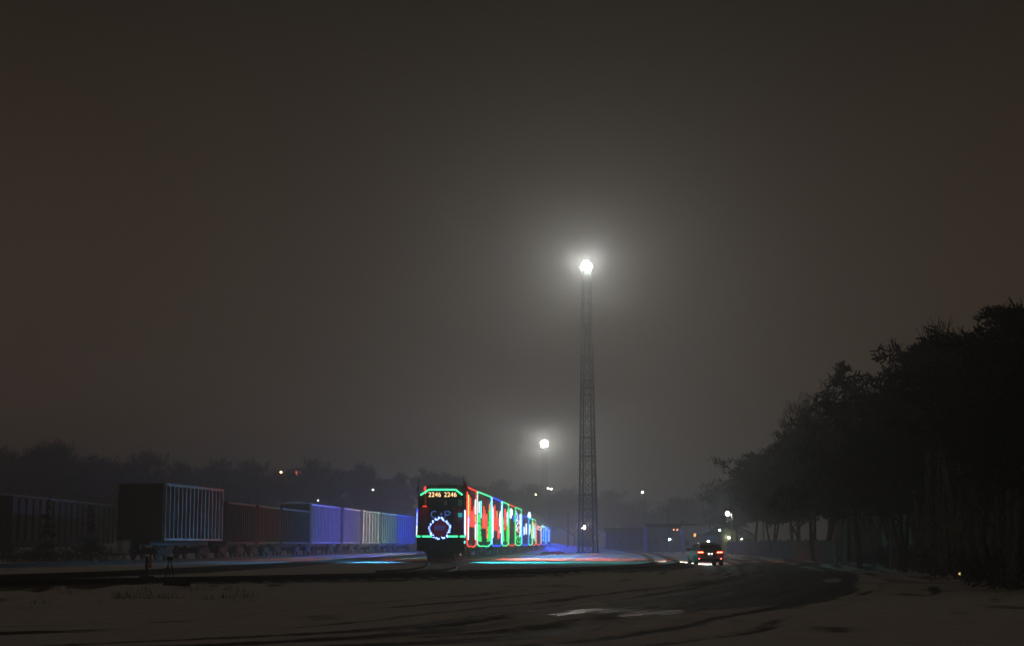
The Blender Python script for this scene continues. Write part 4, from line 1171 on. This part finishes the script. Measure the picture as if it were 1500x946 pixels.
# ------------------------------------------------------------------ yard furniture
def switch_stand(label, px, Y, ytop):
    p = P(px, ytop, Y); z0 = gz(p.x, Y); h = p.z - z0
    t = thing('switch_stand', label, 'switch stand', (p.x, Y, z0), .2)
    MB().tube([(0, 0, 0), (0, 0, h - .05)], .035, 6).build('mast', 'railsteel', t)
    MB().box((0, 0, .05), (.5, .35, .12)).build('base', 'railsteel', t)
    MB().box((-.05, .02, h - .28), (.03, .36, .44)).build('dark_target', 'railsteel', t)
    MB().box((.10, -.03, h - .22), (.10, .02, .46)).build('target', 'yellow', t)
switch_stand('switch stand with narrow yellow target beside the front track', 216, 58, 812)
p = P(249, 818, 57); z0 = gz(p.x, 57); h = p.z - z0
t = thing('switch_stand', 'small black switch stand shaped like an A right of the yellow target', 'switch stand', (p.x, 57, z0), 0)
for s in (-1, 1): MB().tube([(s * .15, 0, 0), (s * .03, 0, h)], .022, 5).build('leg', 'railsteel', t)
MB().box((0, 0, h + .02), (.2, .12, .12)).build('head', 'railsteel', t)
MB().tube([(0, 0, h * .6), (-.35, 0, h * .45)], .018, 5).build('lever', 'railsteel', t)
p = P(259, 861, 47); z0 = gz(p.x, 47)
t = thing('timber', 'short dark timber lying on the snow below the switch stands', 'timber', (p.x, 47, z0), .25)
MB().box((0, 0, .06), (.75, .22, .16)).build('beam', 'sleeper', t)
MB().tube([(-.2, -.02, .10), (-.22, -.04, .5)], .012, 5).build('spike', 'railsteel', t)

# ------------------------------------------------------------------ the car
def car():
    Y = 105.0
    pL = P(1021, 826, Y); pR = P(1060, 826, Y); x = (pL.x + pR.x) / 2
    z0 = gz(x, Y) - .02
    t = thing('car', 'grey car seen from behind with red tail lights burning on the snowy road', 'car', (x, Y, z0), math.radians(2.0))
    w = .90
    # loft along y (rear = 0, front = 4.5): (y, half width low, belt half width, z low, belt z, top z, top half width)
    secs = [(0.00, .78, .82, .42, .78, .98, .70), (.10, .84, .88, .30, .84, 1.04, .74), (.45, .89, .90, .24, .90, 1.30, .66), (.95, .90, .905, .22, .92, 1.43, .62), (1.6, .90, .905, .22, .92, 1.47, .63),
            (2.3, .90, .90, .22, .92, 1.44, .62), (2.9, .90, .90, .22, .92, 1.22, .66), (3.35, .89, .89, .22, .92, .97, .74), (4.1, .87, .86, .24, .78, .82, .70), (4.5, .70, .70, .32, .62, .66, .55)]
    mb = MB(); ring = 12
    for (y, wl, wb, zl, zb, zt, wt) in secs:
        zm = (zl + zb) / 2
        hp = [(-wl * .8, zl), (-wl, zl + .10), (-wb, zm), (-wb * .985, zb), (-(wt + .02), zt - .07), (-wt * .8, zt)]
        mb.v += [(a, y, b) for a, b in hp] + [(-a, y, b) for a, b in hp[::-1]]
    for i in range(len(secs) - 1):
        for j in range(ring):
            a, b = i * ring + j, i * ring + (j + 1) % ring
            mb.f.append((a, b, b + ring, a + ring))
    mb.f.append(tuple(range(ring - 1, -1, -1))); mb.f.append(tuple(range((len(secs) - 1) * ring, len(secs) * ring)))
    body = mb.build('body', 'carpaint', t, True)
    # rear window, side windows
    gm = MB(); gm.quad((-.60, .10, 1.08), (.60, .10, 1.08), (.52, .475, 1.33), (-.52, .475, 1.33)); gm.quad((-.60, .13, 1.08), (-.52, .50, 1.33), (.52, .50, 1.33), (.60, .13, 1.08))
    gm.build('rear_window', 'glass', t)
    for s in (-1, 1):
        m_ = MB()
        for (y0, y1) in ((.75, 1.55), (1.65, 2.6)):
            q = [(s * .895, y0, .97), (s * .895, y1, .97), (s * .70, y1 - .1, 1.35), (s * .70, y0 + .05, 1.35)]
            m_.quad(*(q if s > 0 else q[::-1])); m_.quad(*[(a - s * .02, b, c) for a, b, c in (q[::-1] if s > 0 else q)])
        m_.build('side_window', 'glass', t)
        MB().box((s * 1.0, 2.75, 1.02), (.22, .12, .16)).box((s * .93, 2.78, .98), (.12, .05, .05)).build('mirror', 'carblack', t)
        # tail lamps
        tl = MB().prism([(.42, .80), (.80, .78), (.82, .92), (.62, .93), (.43, .88)], -.035, .02) if s > 0 else MB().prism([(-.43, .88), (-.62, .93), (-.82, .92), (-.80, .78), (-.42, .80)], -.035, .02)
        tl = tl.build('tail_light', glow('tail_red', (1, .012, .01), 3.0), t)
        b = MB()
        for q in (.52, .69): b.box((s * q, -.045, .855), (.12, .03, .055))
        b.build('bulb', glow('tail_bulb', (1, .14, .06), 22), tl)
        MB().disc((s * .70, .03, .42), .045, (0, -1, 0), 10, .075).build('fog_light', glow('fog_red', (1, .14, .10), 18), t)
        hl = MB().box((s * .62, 4.46, .60), (.26, .08, .10)).build('headlight', glow('head_white', (1, .96, .88), 20), t)
        lamp('headlight_beam', 'SPOT', (s * .62, 4.56, .60), (1, .95, .86), 7000, hl, spot_size=math.radians(105), spot_blend=1.0, shadow_soft_size=.06, rot=(math.radians(83), 0, math.radians(16)))
    MB().box((0, -.02, .36), (1.5, .12, .16)).build('bumper', 'carblack', t)
    pl = MB().box((0, -.03, .66), (.31, .02, .15)).build('number_plate', 'plate', t)
    b = MB()
    for q in (-.09, .09): b.box((q, -.045, .765), (.09, .03, .035))
    b.build('plate_light', glow('plate_light', (1, .93, .82), 8), pl)
    MB().prism([(-.34, .58), (.34, .58), (.36, .80), (-.36, .80)], -.012, .02).build('plate_recess', 'carblack', t)
    for yy in (.78, 3.6):
        for s in (-1, 1):
            wh = MB().tube([(s * .70, yy, .32), (s * .91, yy, .32)], .325, 18).build('wheel', 'tyre', t)
            MB().tube([(s * .905, yy, .32), (s * .922, yy, .32)], .20, 12).build('rim', 'rim', wh)
    MB().tube([(.45, -.04, .28), (.45, .15, .28)], .035, 8).build('exhaust', 'steel', t)
car()
